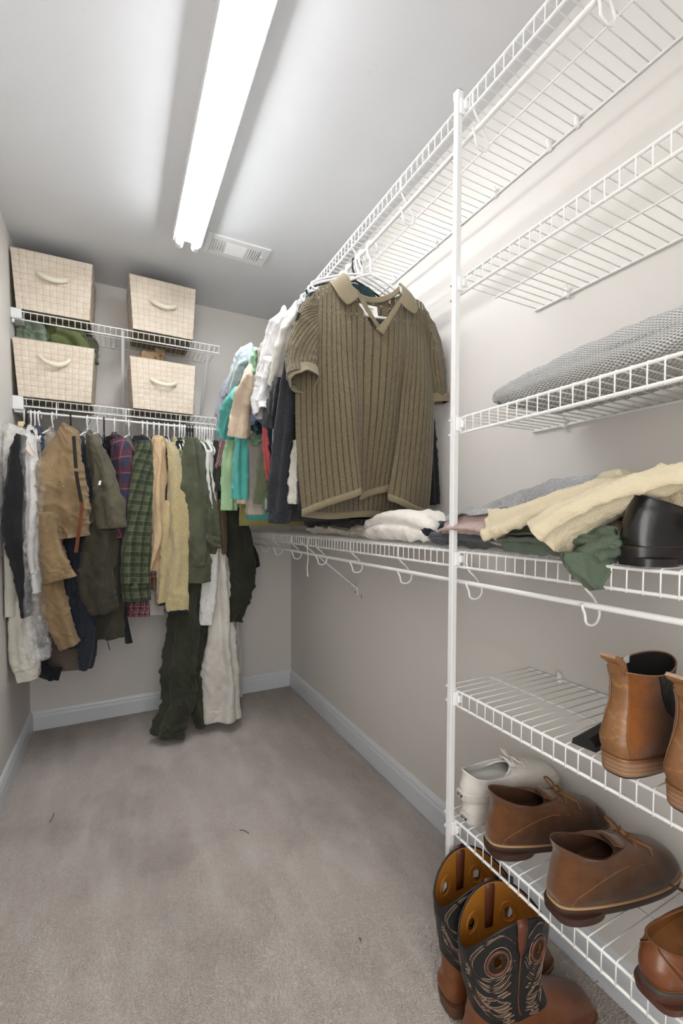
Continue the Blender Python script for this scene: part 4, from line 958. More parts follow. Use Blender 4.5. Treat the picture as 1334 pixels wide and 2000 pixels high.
surf('collar', [[pl(.100, .002, -.116), pl(.098, .018, -.120), pl(.096, .036, -.142), pl(.094, .048, -.176), pl(.084, .050, -.200)],
                [pl(.128, .006, -.140), pl(.128, .028, -.150), pl(.124, .044, -.174), pl(.118, .054, -.204), pl(.108, .056, -.224)],
                [pl(.142, .006, -.150), pl(.150, .026, -.172), pl(.150, .042, -.196), pl(.146, .054, -.222), pl(.134, .058, -.236)]], KRIB, m=24, n=12)
surf('placket', [[pl(-.078, .050, -.172), pl(-.052, .052, -.218), pl(-.022, .054, -.262), pl(.006, .056, -.298)], [pl(-.060, .054, -.185), pl(-.034, .056, -.222), pl(-.008, .058, -.262), pl(.012, .059, -.290)]][::-1], KRIB, m=16, n=5)
surf('placket', [[pl(.098, .046, -.168), pl(.066, .052, -.216), pl(.034, .056, -.262), pl(-.002, .060, -.300)], [pl(.090, .050, -.205), pl(.072, .054, -.236), pl(.052, .058, -.268), pl(.024, .062, -.318)]], KRIB, m=16, n=5)
MB().add([pl(-.038, -.008, -.193), pl(.026, -.009, -.197), pl(.028, -.004, -.234), pl(-.036, -.003, -.234)], [(0, 3, 2, 1)]).build('neck_label', PAPER, polo, smooth=False)
INK = plain('label_ink', (90, 86, 80), .8)
def text(body_, mat, parent, size, origin, xd, yd, align='CENTER', name='lettering', ext=.0003):
    cu = bpy.data.curves.new(name, 'FONT'); cu.body = body_; cu.size = size; cu.align_x = align; cu.align_y = 'CENTER'; cu.extrude = ext
    xd = Vector(xd).normalized(); yd = (Vector(yd)-xd*Vector(yd).dot(xd)).normalized(); zd = xd.cross(yd)
    o = bpy.data.objects.new(name, cu); dg = bpy.context.evaluated_depsgraph_get()
    C.objects.link(o); bpy.context.view_layer.update(); me = bpy.data.meshes.new_from_object(o.evaluated_get(bpy.context.evaluated_depsgraph_get())); bpy.data.objects.remove(o)
    me.transform(Matrix(((xd.x, yd.x, zd.x, origin[0]), (xd.y, yd.y, zd.y, origin[1]), (xd.z, yd.z, zd.z, origin[2]), (0, 0, 0, 1))))
    return link(name, me, mat, parent)
text('BRITISH', INK, polo, .0095, pl(-.004, .0005-.008+.0015, -.208), Pd, (0, 0, 1)); text('KHAKI', INK, polo, .0085, pl(-.004, -.0050, -.2175), Pd, (0, 0, 1))
rebase(polo, PO-Vector((0, 0, .90)))
# ---------------------------------------------------------------- draped and folded clothes (small cloth solver)
class HF:
    """height field that the sheets fall on"""
    def __init__(s, x0, x1, y0, y1, z, edge, d=.005):
        s.x0, s.y0, s.d, s.edge = x0, y0, d, edge; s.nx, s.ny = int((x1-x0)/d)+1, int((y1-y0)/d)+1
        s.h = np.full((s.nx, s.ny), z); xs_ = x0+np.arange(s.nx)*d; s.h[xs_ < edge, :] = -9
        s.base = z
    def get(s, x, y):
        i = np.clip(((x-s.x0)/s.d).astype(int), 0, s.nx-1); j = np.clip(((y-s.y0)/s.d).astype(int), 0, s.ny-1); return s.h[i, j]
    def put(s, P_, pad=.003):
        x, y, z = P_[:, 0], P_[:, 1], P_[:, 2]+pad
        i = np.clip(((x-s.x0)/s.d).astype(int), 0, s.nx-1); j = np.clip(((y-s.y0)/s.d).astype(int), 0, s.ny-1)
        for a in (-1, 0, 1):
            for b in (-1, 0, 1): np.maximum.at(s.h, (np.clip(i+a, 0, s.nx-1), np.clip(j+b, 0, s.ny-1)), np.where(z > s.base-.004, z, -9))
def drape(name, label, cat, mat, hf, c, size, ang=0, n=(56, 56), comp=(.75, .85), steps=170, seed=0, zs=.03, th=.0016, tilt=0, group=None, parent=None, fold=None, floor_=None, shape=None):
    rs = np.random.RandomState(seed); nx_, ny_ = n
    u = np.linspace(-.5, .5, nx_); v = np.linspace(-.5, .5, ny_); U, V = np.meshgrid(u, v, indexing='ij')
    dx, dy = size[0]/(nx_-1), size[1]/(ny_-1)
    X, Y = U*size[0]*comp[0], V*size[1]*comp[1]
    Z = np.zeros_like(X)
    for k in range(7):
        a = rs.uniform(0, pi); f = rs.uniform(12, 45); ph = rs.uniform(0, 6.28)
        Z += zs*.35*np.sin((X*math.cos(a)+Y*math.sin(a))*f+ph)
    if fold is not None:      # fold one edge back over the sheet
        m_ = X > fold; X = np.where(m_, 2*fold-X, X); Z = Z*.4+np.where(m_, .022, 0)
    ca, sa_ = math.cos(ang), math.sin(ang)
    x = c[0]+X*ca-Y*sa_; y = c[1]+X*sa_+Y*ca
    x = np.minimum(x, -.012)
    z = np.maximum(hf.get(x, y), hf.base)+.035+Z*.6+tilt*X
    z = np.maximum(z, hf.get(x, y)+.004)
    Pp = np.stack([x, y, z], -1); Vel = np.zeros_like(Pp)
    def con(A, B, L, k):
        d = B-A; l = np.sqrt((d**2).sum(-1, keepdims=True))+1e-9; q = d*((l-L)/l*.5*k); return q
    dg = math.hypot(dx, dy); sets = []
    for o in (0, 1):
        sets += [((slice(o, nx_-1, 2), slice(None)), (slice(o+1, nx_, 2), slice(None)), dx, 1.), ((slice(None), slice(o, ny_-1, 2)), (slice(None), slice(o+1, ny_, 2)), dy, 1.)]
        sets += [((slice(o, nx_-1, 2), slice(0, ny_-1)), (slice(o+1, nx_, 2), slice(1, ny_)), dg, .35), ((slice(o, nx_-1, 2), slice(1, ny_)), (slice(o+1, nx_, 2), slice(0, ny_-1)), dg, .35)]
    for o in (0, 1, 2, 3):
        sets += [((slice(o, nx_-3, 4), slice(None)), (slice(o+3, nx_, 4), slice(None)), dx*3, .07), ((slice(None), slice(o, ny_-3, 4)), (slice(None), slice(o+3, ny_, 4)), dy*3, .07)]
    dt = .012
    for st in range(steps):
        Vel[..., 2] -= 9.8*dt; Vel *= .965; old = Pp.copy(); Pp = Pp+Vel*dt
        for it in range(7):
            for a, b, L, k in sets:
                A, B = Pp[a], Pp[b]; m0 = min(A.shape[0], B.shape[0]); m1 = min(A.shape[1], B.shape[1])
                q = con(A[:m0, :m1], B[:m0, :m1], L, k)
                A[:m0, :m1] += q; B[:m0, :m1] -= q
        h = hf.get(Pp[..., 0], Pp[..., 1])+.006; pen = h-Pp[..., 2]; side = (pen > .030) & (Pp[..., 0] < hf.edge+.045); hit = (pen > 0) & ~side
        Pp[..., 2] = np.where(hit, h, Pp[..., 2]); Pp[..., 0] = np.where(side, hf.edge-.004, Pp[..., 0])
        Pp[..., 0] = np.minimum(Pp[..., 0], -.008)
        if floor_: Pp[..., 2] = np.maximum(Pp[..., 2], floor_)
        Vel = (Pp-old)/dt; Vel[hit] *= (.06, .06, .4); Vel = np.clip(Vel, -1.5, 1.5)
    pts = Pp.reshape(-1, 3)
    hf.put(pts); hf.put((Pp[:-1, :-1]*.5+Pp[1:, 1:]*.5).reshape(-1, 3))
    F = [(i*ny_+j, (i+1)*ny_+j, (i+1)*ny_+j+1, i*ny_+j+1) for i in range(nx_-1) for j in range(ny_-1)]
    UV = np.stack([(U*size[0]).ravel(), (V*size[1]).ravel()], -1)
    org = pts.mean(0); org[2] = pts[:, 2].min()
    o = mesh(name, pts-(org if parent is None else 0), F, mat, parent, UV)
    if parent is None: o.location = org; tag(o, label, cat, group)
    sm = o.modifiers.new('sub', 'SUBSURF'); sm.levels = sm.render_levels = 1
    so = o.modifiers.new('thick', 'SOLIDIFY'); so.thickness = th; so.offset = 1
    return o
def lump(name, secs, mat, parent=None, **kw):
    kw.setdefault('fold', .008); kw.setdefault('crum', .010); return sweep(name, secs, mat, parent, end='cap', **kw)
F_('beige_linen', (212, 196, 160), weave=550, bump=.55, var=.12); F_('grey_marl', (150, 152, 156), heather=.35); F_('dusty_pink', (186, 158, 150)); F_('ever_green', (90, 106, 86))
F_('slate', (78, 82, 88)); F_('soft_black', (26, 26, 29)); F_('khaki_short', (170, 158, 138)); F_('pale_khaki', (188, 178, 162)); F_('white_pile', (232, 226, 216))
F_('bin_sage', (128, 146, 122)); F_('bin_moss', (120, 124, 66)); F_('bin_green', (98, 112, 62)); F_('bin_tan', (168, 132, 92))
Z4 = 1.0662
hf = HF(-.46, 0, -2.85, -.2, Z4, -.303)
# lower layers: folded garments lying along the shelf; later sheets drape over them
def folded(name, label, cat, mat, secs, seed, hfput=True, sub=(), end='cap', **kw):
    kw['fold'] = min(kw.get('fold', .005), .008); kw['crum'] = min(kw.get('crum', .005), .005); kw['cs'] = 11
    t = thing(name, label, cat); o = sweep('folded_layer', secs, mat, t, seed=seed, end=end, m=kw.pop('m', 70), nseg=kw.pop('nseg', 56), ramp=0, e=kw.pop('e', 2.6), inner=.03, **kw)
    for k, (nm, sc_) in enumerate(sub): sweep(nm, sc_, mat, t, seed=seed+k+.5, end='open', m=56, nseg=50, ramp=0, inner=.05, fold=.006, crum=.004, cs=14)
    zs_ = []
    for c in t.children:
        P_ = np.array([tuple(v.co) for v in c.data.vertices]); zs_.append(P_[:, 2].min())
        if hfput: hf.put(P_, .002)
    f = secs[len(secs)//2]; dz = max(0, Z4+.0005-min(zs_)) if hfput else 0
    for c in t.children: c.location.z += dz
    rebase(t, (f[0], f[1], min(zs_))); return t
folded('folded_shorts', 'slate grey shorts folded flat on the shelf behind the post', 'shorts', FM['slate'], [(-.245, -1.845, 1.082, .040, .010, 0), (-.245, -1.88, 1.084, .056, .016, 0), (-.245, -1.99, 1.086, .058, .018, 0), (-.240, -2.13, 1.088, .058, .018, .1)], 101)
folded('folded_trousers', 'black trousers folded under the beige linen shirt', 'trousers', FM['soft_black'], [(-.15, -2.06, 1.095, .08, .020, 0), (-.16, -2.12, 1.105, .12, .034, 0), (-.165, -2.25, 1.108, .135, .040, 0), (-.13, -2.40, 1.11, .11, .042, 0), (-.11, -2.75, 1.11, .10, .042, 0)], 103)
folded('charcoal_shorts', 'charcoal shorts bunched at the foot of the grey tee', 'shorts', FM['charcoal'], [(-.13, -1.83, 1.090, .07, .014, 0), (-.14, -1.88, 1.098, .10, .028, 0), (-.13, -2.00, 1.104, .11, .036, 0), (-.12, -2.12, 1.106, .10, .036, 0)], 105, crum=.011)
folded('pink_tee', 'dusty pink tee crumpled right behind the post', 'shirt', FM['dusty_pink'], [(-.285, -1.915, 1.112, .020, .010, .2), (-.280, -1.95, 1.118, .032, .020, .2), (-.275, -2.02, 1.120, .040, .026, .1), (-.270, -2.11, 1.112, .045, .022, 0)], 107, crum=.012, fold=.008)
folded('grey_bundle', 'dark grey sweater rolled at the wall under the grey tee', 'sweater', FM['charcoal'], [(-.10, -1.97, 1.140, .05, .015, 0), (-.105, -2.02, 1.150, .08, .030, 0), (-.11, -2.16, 1.155, .085, .036, 0), (-.12, -2.30, 1.158, .09, .034, 0)], 109)
_g = [(-.14, -1.95, 1.120, .05, .015, 0), (-.14, -2.02, 1.150, .085, .030, 0), (-.13, -2.14, 1.172, .095, .038, 0), (-.12, -2.30, 1.182, .095, .036, 0)]
folded('tee_roll', 'pale grey tee roll filling the middle of the shelf pile', 'shirt', FM['grey_marl'], _g, 110, crum=.008)
drape('grey_tee', 'grey marl tee heaped at the back of the shelf', 'shirt', FM['grey_marl'], hf, (-.155, -2.12), (.38, .50), .15, comp=(.60, .72), zs=.09, seed=8, n=(76, 76))
folded('green_trousers', 'grey-green trousers with a corner drooping over the shelf lip', 'trousers', FM['ever_green'], [(-.285, -2.120, 1.080, .020, .008, 0), (-.288, -2.145, 1.086, .040, .014, 0), (-.288, -2.22, 1.088, .046, .018, 0), (-.285, -2.31, 1.088, .048, .018, 0), (-.280, -2.385, 1.088, .045, .016, 0)], 111, fold=.006, crum=.008)
gt = bpy.data.objects['green_trousers']
def add_px(t_, nm, lst, mat, b, x, **kw):
    o = piece(nm, lst, mat, t_, b=b, plane={'x': x}, **kw); o.location = o.location-t_.location; return o
def add_w(t_, nm, secs, mat, **kw):
    o = sweep(nm, secs, mat, t_, **kw); o.location = -t_.location; return o
add_w(gt, 'folded_layer', [(-.300, -2.140, 1.104, .012, .005, 0), (-.298, -2.165, 1.109, .028, .010, 0), (-.296, -2.23, 1.112, .036, .012, 0), (-.292, -2.30, 1.112, .038, .012, 0), (-.285, -2.36, 1.112, .03, .010, 0)], FM['ever_green'], fold=.005, crum=.004, cs=14, seed=113, m=60, nseg=50, ramp=0, end='cap')
add_w(gt, 'folded_layer', [(-.285, -2.175, 1.124, .012, .005, 0), (-.285, -2.20, 1.128, .026, .009, 0), (-.285, -2.26, 1.128, .034, .011, 0), (-.285, -2.33, 1.126, .034, .011, 0)], FM['ever_green'], fold=.005, crum=.004, cs=14, seed=114, m=50, nseg=50, ramp=0, end='cap')
add_px(gt, 'drooping_corner', [(1152, 1078, 56), (1152, 1094, 55), (1154, 1112, 45), (1158, 1130, 27), (1161, 1148, 10), (1162, 1153, 4)], FM['ever_green'], .012, -.322, seed=115, fold=.004, crum=.005, cs=24, ramp=0, end='cap', m=60)
add_px(gt, 'turned_fold', [(1208, 1052, 5), (1192, 1054, 12), (1170, 1062, 18), (1148, 1078, 22), (1130, 1094, 18)], FM['ever_green'], .018, -.318, seed=116, fold=.006, crum=.005, ramp=0, m=60, yaw=RYAW)
folded('linen_bundle', 'second beige linen garment rolled under the linen shirt', 'shirt', FM['beige_linen'], [(-.135, -2.34, 1.165, .05, .012, 0), (-.135, -2.39, 1.172, .09, .020, 0), (-.13, -2.5, 1.178, .10, .024, 0), (-.12, -2.75, 1.178, .10, .024, 0)], 117)
ls = drape('linen_shirt', 'beige linen shirt spread on top of the shelf pile', 'shirt', FM['beige_linen'], hf, (-.160, -2.48), (.36, .52), -.05, comp=(.78, .80), zs=.06, seed=9, n=(76, 76))
def add_sub(o, secs, nm, mat, **kw):
    s_ = sweep(nm, secs, mat, o, **kw); s_.location = -o.location; return s_
add_sub(ls, [(-.130, -2.44, 1.205, .050, .008, .62), (-.205, -2.36, 1.200, .060, .013, .62), (-.268, -2.27, 1.172, .058, .016, .62), (-.314, -2.19, 1.142, .052, .018, .62), (-.336, -2.13, 1.116, .052, .032, .72)], 'sleeve', FM['beige_linen'], fold=.012, fk=3, crum=.006, cs=15, seed=70, m=70, nseg=64, ramp=.3)
add_sub(ls, [(-.140, -2.52, 1.210, .050, .008, .40), (-.215, -2.44, 1.205, .066, .013, .40), (-.278, -2.37, 1.180, .072, .016, .40), (-.326, -2.315, 1.142, .074, .020, .40), (-.348, -2.275, 1.104, .074, .036, .48)], 'sleeve', FM['beige_linen'], fold=.014, fk=3, crum=.006, cs=15, seed=72, m=70, nseg=64, ramp=.3)
# left of the post
folded('khaki_shorts', 'pale khaki shorts with a drawstring folded on the long shelf', 'shorts', FM['pale_khaki'], [(-.22, -.96, 1.080, .05, .008, 0), (-.225, -1.02, 1.086, .075, .014, 0), (-.225, -1.15, 1.090, .080, .018, 0), (-.225, -1.32, 1.088, .078, .016, 0), (-.225, -1.36, 1.084, .06, .012, 0)], 121, crum=.009)
folded('khaki_trousers', 'olive-khaki trousers folded left of the white tee', 'trousers', FM['khaki_short'], [(-.22, -1.36, 1.086, .06, .012, 0), (-.225, -1.39, 1.092, .078, .020, 0), (-.225, -1.46, 1.094, .078, .022, 0), (-.22, -1.52, 1.090, .07, .018, 0)], 123, crum=.009)
folded('black_sweater', 'black sweater folded under the hanging clothes', 'sweater', FM['soft_black'], [(-.16, -.85, 1.11, .08, .012, 0), (-.17, -.95, 1.118, .11, .020, 0), (-.17, -1.2, 1.122, .115, .024, 0), (-.17, -1.46, 1.122, .11, .022, 0), (-.165, -1.52, 1.116, .08, .014, 0)], 125, crum=.009)
folded('navy_tee', 'navy tee with its edge showing beside the white tee', 'shirt', FM['dark_navy'], [(-.15, -1.52, 1.083, .05, .010, 0), (-.15, -1.56, 1.094, .07, .022, 0), (-.15, -1.70, 1.10, .08, .030, 0), (-.20, -1.84, 1.098, .09, .028, 0), (-.21, -1.875, 1.090, .06, .014, 0)], 127, crum=.010)
folded('crumpled_tee', 'white tee crumpled on the shelf just left of the post', 'shirt', FM['white_pile'], [(-.235, -1.47, 1.082, .03, .010, 0), (-.240, -1.52, 1.100, .060, .026, .1), (-.245, -1.62, 1.114, .066, .040, .05), (-.245, -1.74, 1.116, .066, .042, 0), (-.240, -1.82, 1.102, .055, .030, 0), (-.235, -1.845, 1.09, .03, .012, 0)], 129, fold=.010)
strg = thing('drawstring', 'cream drawstring dangling from the khaki shorts over the lip', 'cord')
MB().tube(crom([tuple(P(605, 1048, x=-.29)), tuple(P(603, 1050, x=-.306)), tuple(P(600, 1068, x=-.309)), tuple(P(602, 1090, x=-.309)), tuple(P(600, 1108, x=-.309)), tuple(P(601, 1120, x=-.309))], 30), .0022, 8).build('cord', TAPE, strg)
a = P(601, 1120, x=-.309); MB().tube([a, a-Vector((0, 0, .008)), a-Vector((0, 0, .014))], [.0024, .0042, .0034], 8).build('knot', TAPE, strg)
# grey waffle towel on the third shelf
t = NT('grey_waffle_towel', .95, 0, .1, .3); u, v, _ = t.xyz(t.co('UV'))
per = .0105; su = t.math('SINE', t.math('MULTIPLY', u, 2*pi/per)); fl_ = t.math('MULTIPLY', v, 2*pi/per); sv = t.math('SINE', fl_)
dots = t.math('MULTIPLY', su, sv); nz = t.noise(t.co(), 300, 3)
TOW = t.out(t.mix(t.ramp(t.math('ADD', dots, t.math('MULTIPLY', nz, .6)), 0.15, 1.05), srgb((205, 205, 203)), srgb((112, 113, 114))), t.bump(t.math('ADD', t.math('MULTIPLY', dots, -1), t.math('MULTIPLY', nz, .5)), .6, .003))
tw = thing('towel', 'thick grey waffle towel folded on the third shelf', 'towel')
sweep('towel_fold', [(-.160, -2.070, 1.424, .108, .020, 0), (-.160, -2.085, 1.427, .118, .027, 0), (-.158, -2.20, 1.434, .124, .036, 0), (-.158, -2.40, 1.440, .124, .042, 0), (-.158, -2.78, 1.446, .124, .048, 0)], TOW, tw, fold=.0015, crum=.003, cs=9, seed=80, m=110, nseg=90, ramp=0, end='cap', e=3.2)
rebase(tw, (-.158, -2.4, 1.3935))
stp = thing('strap', 'narrow black strap lying on top of the grey towel', 'strap')
MB().tube(crom([(-.13, -2.30, 1.481), (-.12, -2.34, 1.484), (-.13, -2.40, 1.487), (-.125, -2.5, 1.492), (-.13, -2.6, 1.495)], 20), .003, 8).build('band', BLACKP, stp)
# clothes in the bins
def in_bin(name, label, cat, mat, px, b, y, seed, **kw):
    t = thing(name, label, cat); o = piece('crumple', px, mat, t, b=b, plane={'y': y}, seed=seed, end='cap', fold=.010, fk=4, crum=.008, cs=14, m=56, nseg=56, ramp=.05, **kw)
    zmin = min(v_.co.z for v_ in o.data.vertices); rebase(t, (o.data.vertices[0].co.x, y, zmin))
in_bin('sage_shirt', 'sage green shirt bunched at the left in the open bin', 'shirt', FM['bin_sage'], [(64, 632, 12), (68, 645, 24), (70, 665, 30), (78, 690, 30)], .06, -.19, 90)
in_bin('moss_shirt', 'moss green shirt heaped highest in the open bin', 'shirt', FM['bin_moss'], [(112, 634, 12), (118, 648, 28), (128, 670, 38), (128, 700, 38)], .06, -.18, 92)
in_bin('leaf_shirt', 'leaf green shirt spilling over the front rim of the bin', 'shirt', FM['bin_green'], [(112, 655, 14), (122, 668, 34), (130, 684, 44), (130, 705, 44)], .045, -.235, 94)
in_bin('forest_shirt', 'dark green shirt at the right edge of the open bin', 'shirt', FM['olive_green'], [(165, 660, 8), (168, 670, 18), (166, 690, 18), (164, 705, 18)], .05, -.21, 96)
in_bin('tan_cloth', 'tan cloth poking out of the right-hand bin', 'cloth', FM['bin_tan'], [(285, 690, 12), (288, 700, 20), (290, 720, 22)], .05, -.20, 97)
in_bin('suede_glove', 'brown suede tab sticking up in the right-hand bin', 'cloth', FM['canvas_tan'], [(309, 682, 5), (310, 692, 8), (310, 712, 10)], .03, -.19, 98)
# ---------------------------------------------------------------- footwear. local: heel back at x=0, toe along +x, z up, y sideways
def ringpt(r, ph):
    hx_, hz_, tx_, tz_, w_, e_, c_, sg, sk = r
    t_ = (1-math.cos(ph))/2; s_ = math.sin(ph)
    y_ = w_*math.copysign(abs(s_)**e_, s_)*(1+c_*(t_-.45)*1.6)
    return Vector((hx_+(tx_-hx_)*t_, y_+sk*math.sin(pi*t_), hz_+(tz_-hz_)*t_+sg*math.sin(pi*t_)))
class Last:
    def __init__(s, rings): s.r = [tuple(q)+(0,)*(9-len(q)) for q in rings]; s.A = np.array(s.r, float)
    def at(s, k, ph, out=0.0, zf=None):
        n = len(s.A); t = min(max(k, 0), 1)*(n-1); i = min(int(t), n-2); u = t-i; A = s.A
        p0, p1, p2, p3 = A[max(i-1, 0)], A[i], A[i+1], A[min(i+2, n-1)]
        r = .5*((2*p1)+(-p0+p2)*u+(2*p0-5*p1+4*p2-p3)*u*u+(-p0+3*p1-3*p2+p3)*u**3)
        p = ringpt(r, ph)
        if zf: p = zf(p, k, ph)
        if out:
            c = Vector(((r[0]+r[2])/2, 0, p.z)); d = p-c; d.z = 0
            if d.length > 0: p = p+d.normalized()*out
        return p
    def mesh(s, name, mat, parent, k0=0, k1=1, N=64, M=40, inner=.0028, depth=.75, crum=.0012, seed=0, zf=None, lining=None, uvs=True):
        sv = Vector((seed*3.7, seed, 0)); V = []; F = []; UV = []
        for j in range(M+1):
            k = k0+(k1-k0)*j/M
            for i in range(N):
                ph = 2*pi*i/N; p = s.at(k, ph, 0, zf)
                n1 = noise.noise(p*22+sv); d = Vector((p.x-(s.A[0][0]+s.A[0][2])/2, p.y, 0)).normalized()
                V.append(p+d*crum*(1-3*abs(n1))+Vector((0, 0, crum*.6*n1))); UV.append((i/N*.5, k*.3))
        for j in range(M):
            for i in range(N): F.append((j*N+i, j*N+(i+1) % N, (j+1)*N+(i+1) % N, (j+1)*N+i))
        o = mesh(name, V, F, mat, parent, UV)
        if lining is not None:
            V2 = []; F2 = []; Q = int(M*depth)
            for j in range(Q+1):
                k = k1-(k1-k0)*j/M
                for i in range(N):
                    ph = 2*pi*i/N
                    V2.append(s.at(k, ph, 0 if j == 0 else -inner, zf)+(Vector((0, 0, .0006)) if j == 0 else Vector()))
            for j in range(Q):
                for i in range(N): F2.append((j*N+i, j*N+(i+1) % N, (j+1)*N+(i+1) % N, (j+1)*N+i))
            c = len(V2); V2.append(sum((V2[Q*N+i] for i in range(N)), Vector())/N)
            for i in range(N): F2.append((c, Q*N+(i+1) % N, Q*N+i)[::-1])
            mesh('lining', V2, F2, lining, parent)
        return o
def slab(name, rings, mat, parent, N=72, auto=.9):
    rr = [tuple(q)+(0,)*(9-len(q)) for q in rings]; V = []; F = []
    for r in rr:
        for i in range(N): V.append(ringpt(r, 2*pi*i/N))
    for j in range(len(rr)-1):
        for i in range(N): F.append((j*N+i, j*N+(i+1) % N, (j+1)*N+(i+1) % N, (j+1)*N+i))
    F += [tuple(range(N))[::-1], tuple((len(rr)-1)*N+i for i in range(N))]
    return MB().add(V, F).build(name, mat, parent, auto=auto)
def line_on(last, pts, r, name, mat, parent, m=40, out=.0008, zf=None, n=6):
    c = crom(pts, m); MB().tube([last.at(a, b, out, zf) for a, b in c], r, n).build(name, mat, parent)
def cord(name, pts, r, mat, parent, m=40): MB().tube([Vector(q) for q in crom(pts, m)], r, 8).build(name, mat, parent)
SUEDE = suede('brown_suede', (110, 70, 38), (86, 53, 28), (48, 32, 21))
SUEDEIN = leather('suede_lining', (92, 60, 40), (70, 44, 28), .8); CREPE = plain('brown_rubber_sole', (66, 42, 32), .55, var=.06, bump=.2)
WELT = plain('tan_midsole', (178, 148, 108), .6); LACE = plain('tan_lace', (128, 88, 50), .8); THR = plain('brown_thread', (150, 104, 62), .8)
def chukka(label, loc, rz, seed):
    t = thing('chukka_boot', label, 'shoe', loc, rz, 'brown suede chukka boots')
    L = .300; so = (.0, 0)
    slab('sole', [(-.002, .008, L-.004, .010, .046, .60, .32), (-.006, .011, L+.002, .014, .050, .60, .32), (-.007, .022, L+.005, .026, .0515, .60, .32), (-.006, .0255, L+.004, .028, .051, .60, .32)], CREPE, t)
    slab('heel', [(-.005, -.0005, .098, -.0005, .041, .50, .12), (-.0065, .014, .100, .016, .0425, .50, .12)], CREPE, t)
    slab('welt', [(-.007, .0255, L+.005, .028, .0518, .60, .32), (-.008, .0275, L+.006, .030, .0524, .60, .32), (-.007, .0295, L+.005, .032, .0518, .60, .32)], WELT, t)
    lt = Last([(-.003, .029, L+.001, .031, .0490, .62, .30), (-.008, .042, L+.000, .046, .0505, .64, .28), (-.008, .058, L-.014, .066, .0490, .70, .22),
               (-.004, .078, L-.050, .084, .0440, .78, .12), (.000, .098, L-.095, .098, .0400, .86, .04), (.002, .114, L-.130, .108, .0380, .92, 0), (.000, .126, L-.155, .106, .0370, .96, 0, -.003), (-.004, .142, L-.166, .104, .0385, 1.0, 0, -.006)])
    lt.mesh('upper', SUEDE, t, seed=seed, lining=SUEDEIN, crum=.0022)
    # tongue
    V = []; F = []
    for j in range(9):
        for i in range(9):
            a = (i-4)/4; b = j/8; V.append((.196-.075*b+.004*a*a, a*(.026-.004*b), .102+.024*b-.010*a*a+.002*math.sin(b*9)))
    for j in range(8):
        for i in range(8): F.append((j*9+i, j*9+i+1, (j+1)*9+i+1, (j+1)*9+i))
    o = mesh('tongue', V, F, SUEDE, t); md = o.modifiers.new('s', 'SOLIDIFY'); md.thickness = .003
    for s in (-1, 1):
        line_on(lt, [(.02, s*pi*.16), (.22, s*pi*.22), (.40, s*pi*.36), (.50, s*pi*.52), (.44, s*pi*.64)] if True else 0, .0006, 'seam', THR, t, out=.0012)
        cord('lace_bow', [(.172, s*.008, .114), (.168, s*.034, .124), (.186, s*.048, .116), (.192, s*.036, .110), (.176, s*.010, .116)], .0022, LACE, t)
        cord('lace_end', [(.174, s*.006, .117), (.190, s*.020, .112), (.204, s*.032, .098), (.206, s*.038, .088)], .0020, LACE, t)
        cord('lace', [(.178, s*.028, .100), (.180, s*.012, .112), (.174, 0, .116)], .0022, LACE, t)
        cord('lace', [(.196, s*.026, .094), (.190, 0, .109), (.184, -s*.012, .110)], .0022, LACE, t)
    MB().tube([(.171, -.007, .117), (.171, 0, .120), (.171, .007, .117)], [.003, .0052, .003], 10).build('lace_knot', LACE, t)
    MB().tube([(lt.at(0.02, pi*2*i/90, .0016)) for i in range(90)], .0009, 5, closed=True).build('welt_stitch', THR, t)
    return t
Z6 = .3908; Z5 = .7198
chukka('brown suede chukka boot standing nearer the white sneakers', (-.308, -2.108, Z6), math.radians(-13), 1)
chukka('brown suede chukka boot frontmost on the lowest shelf beside the wingtip', (-.318, -2.280, Z6), math.radians(-8), 2)
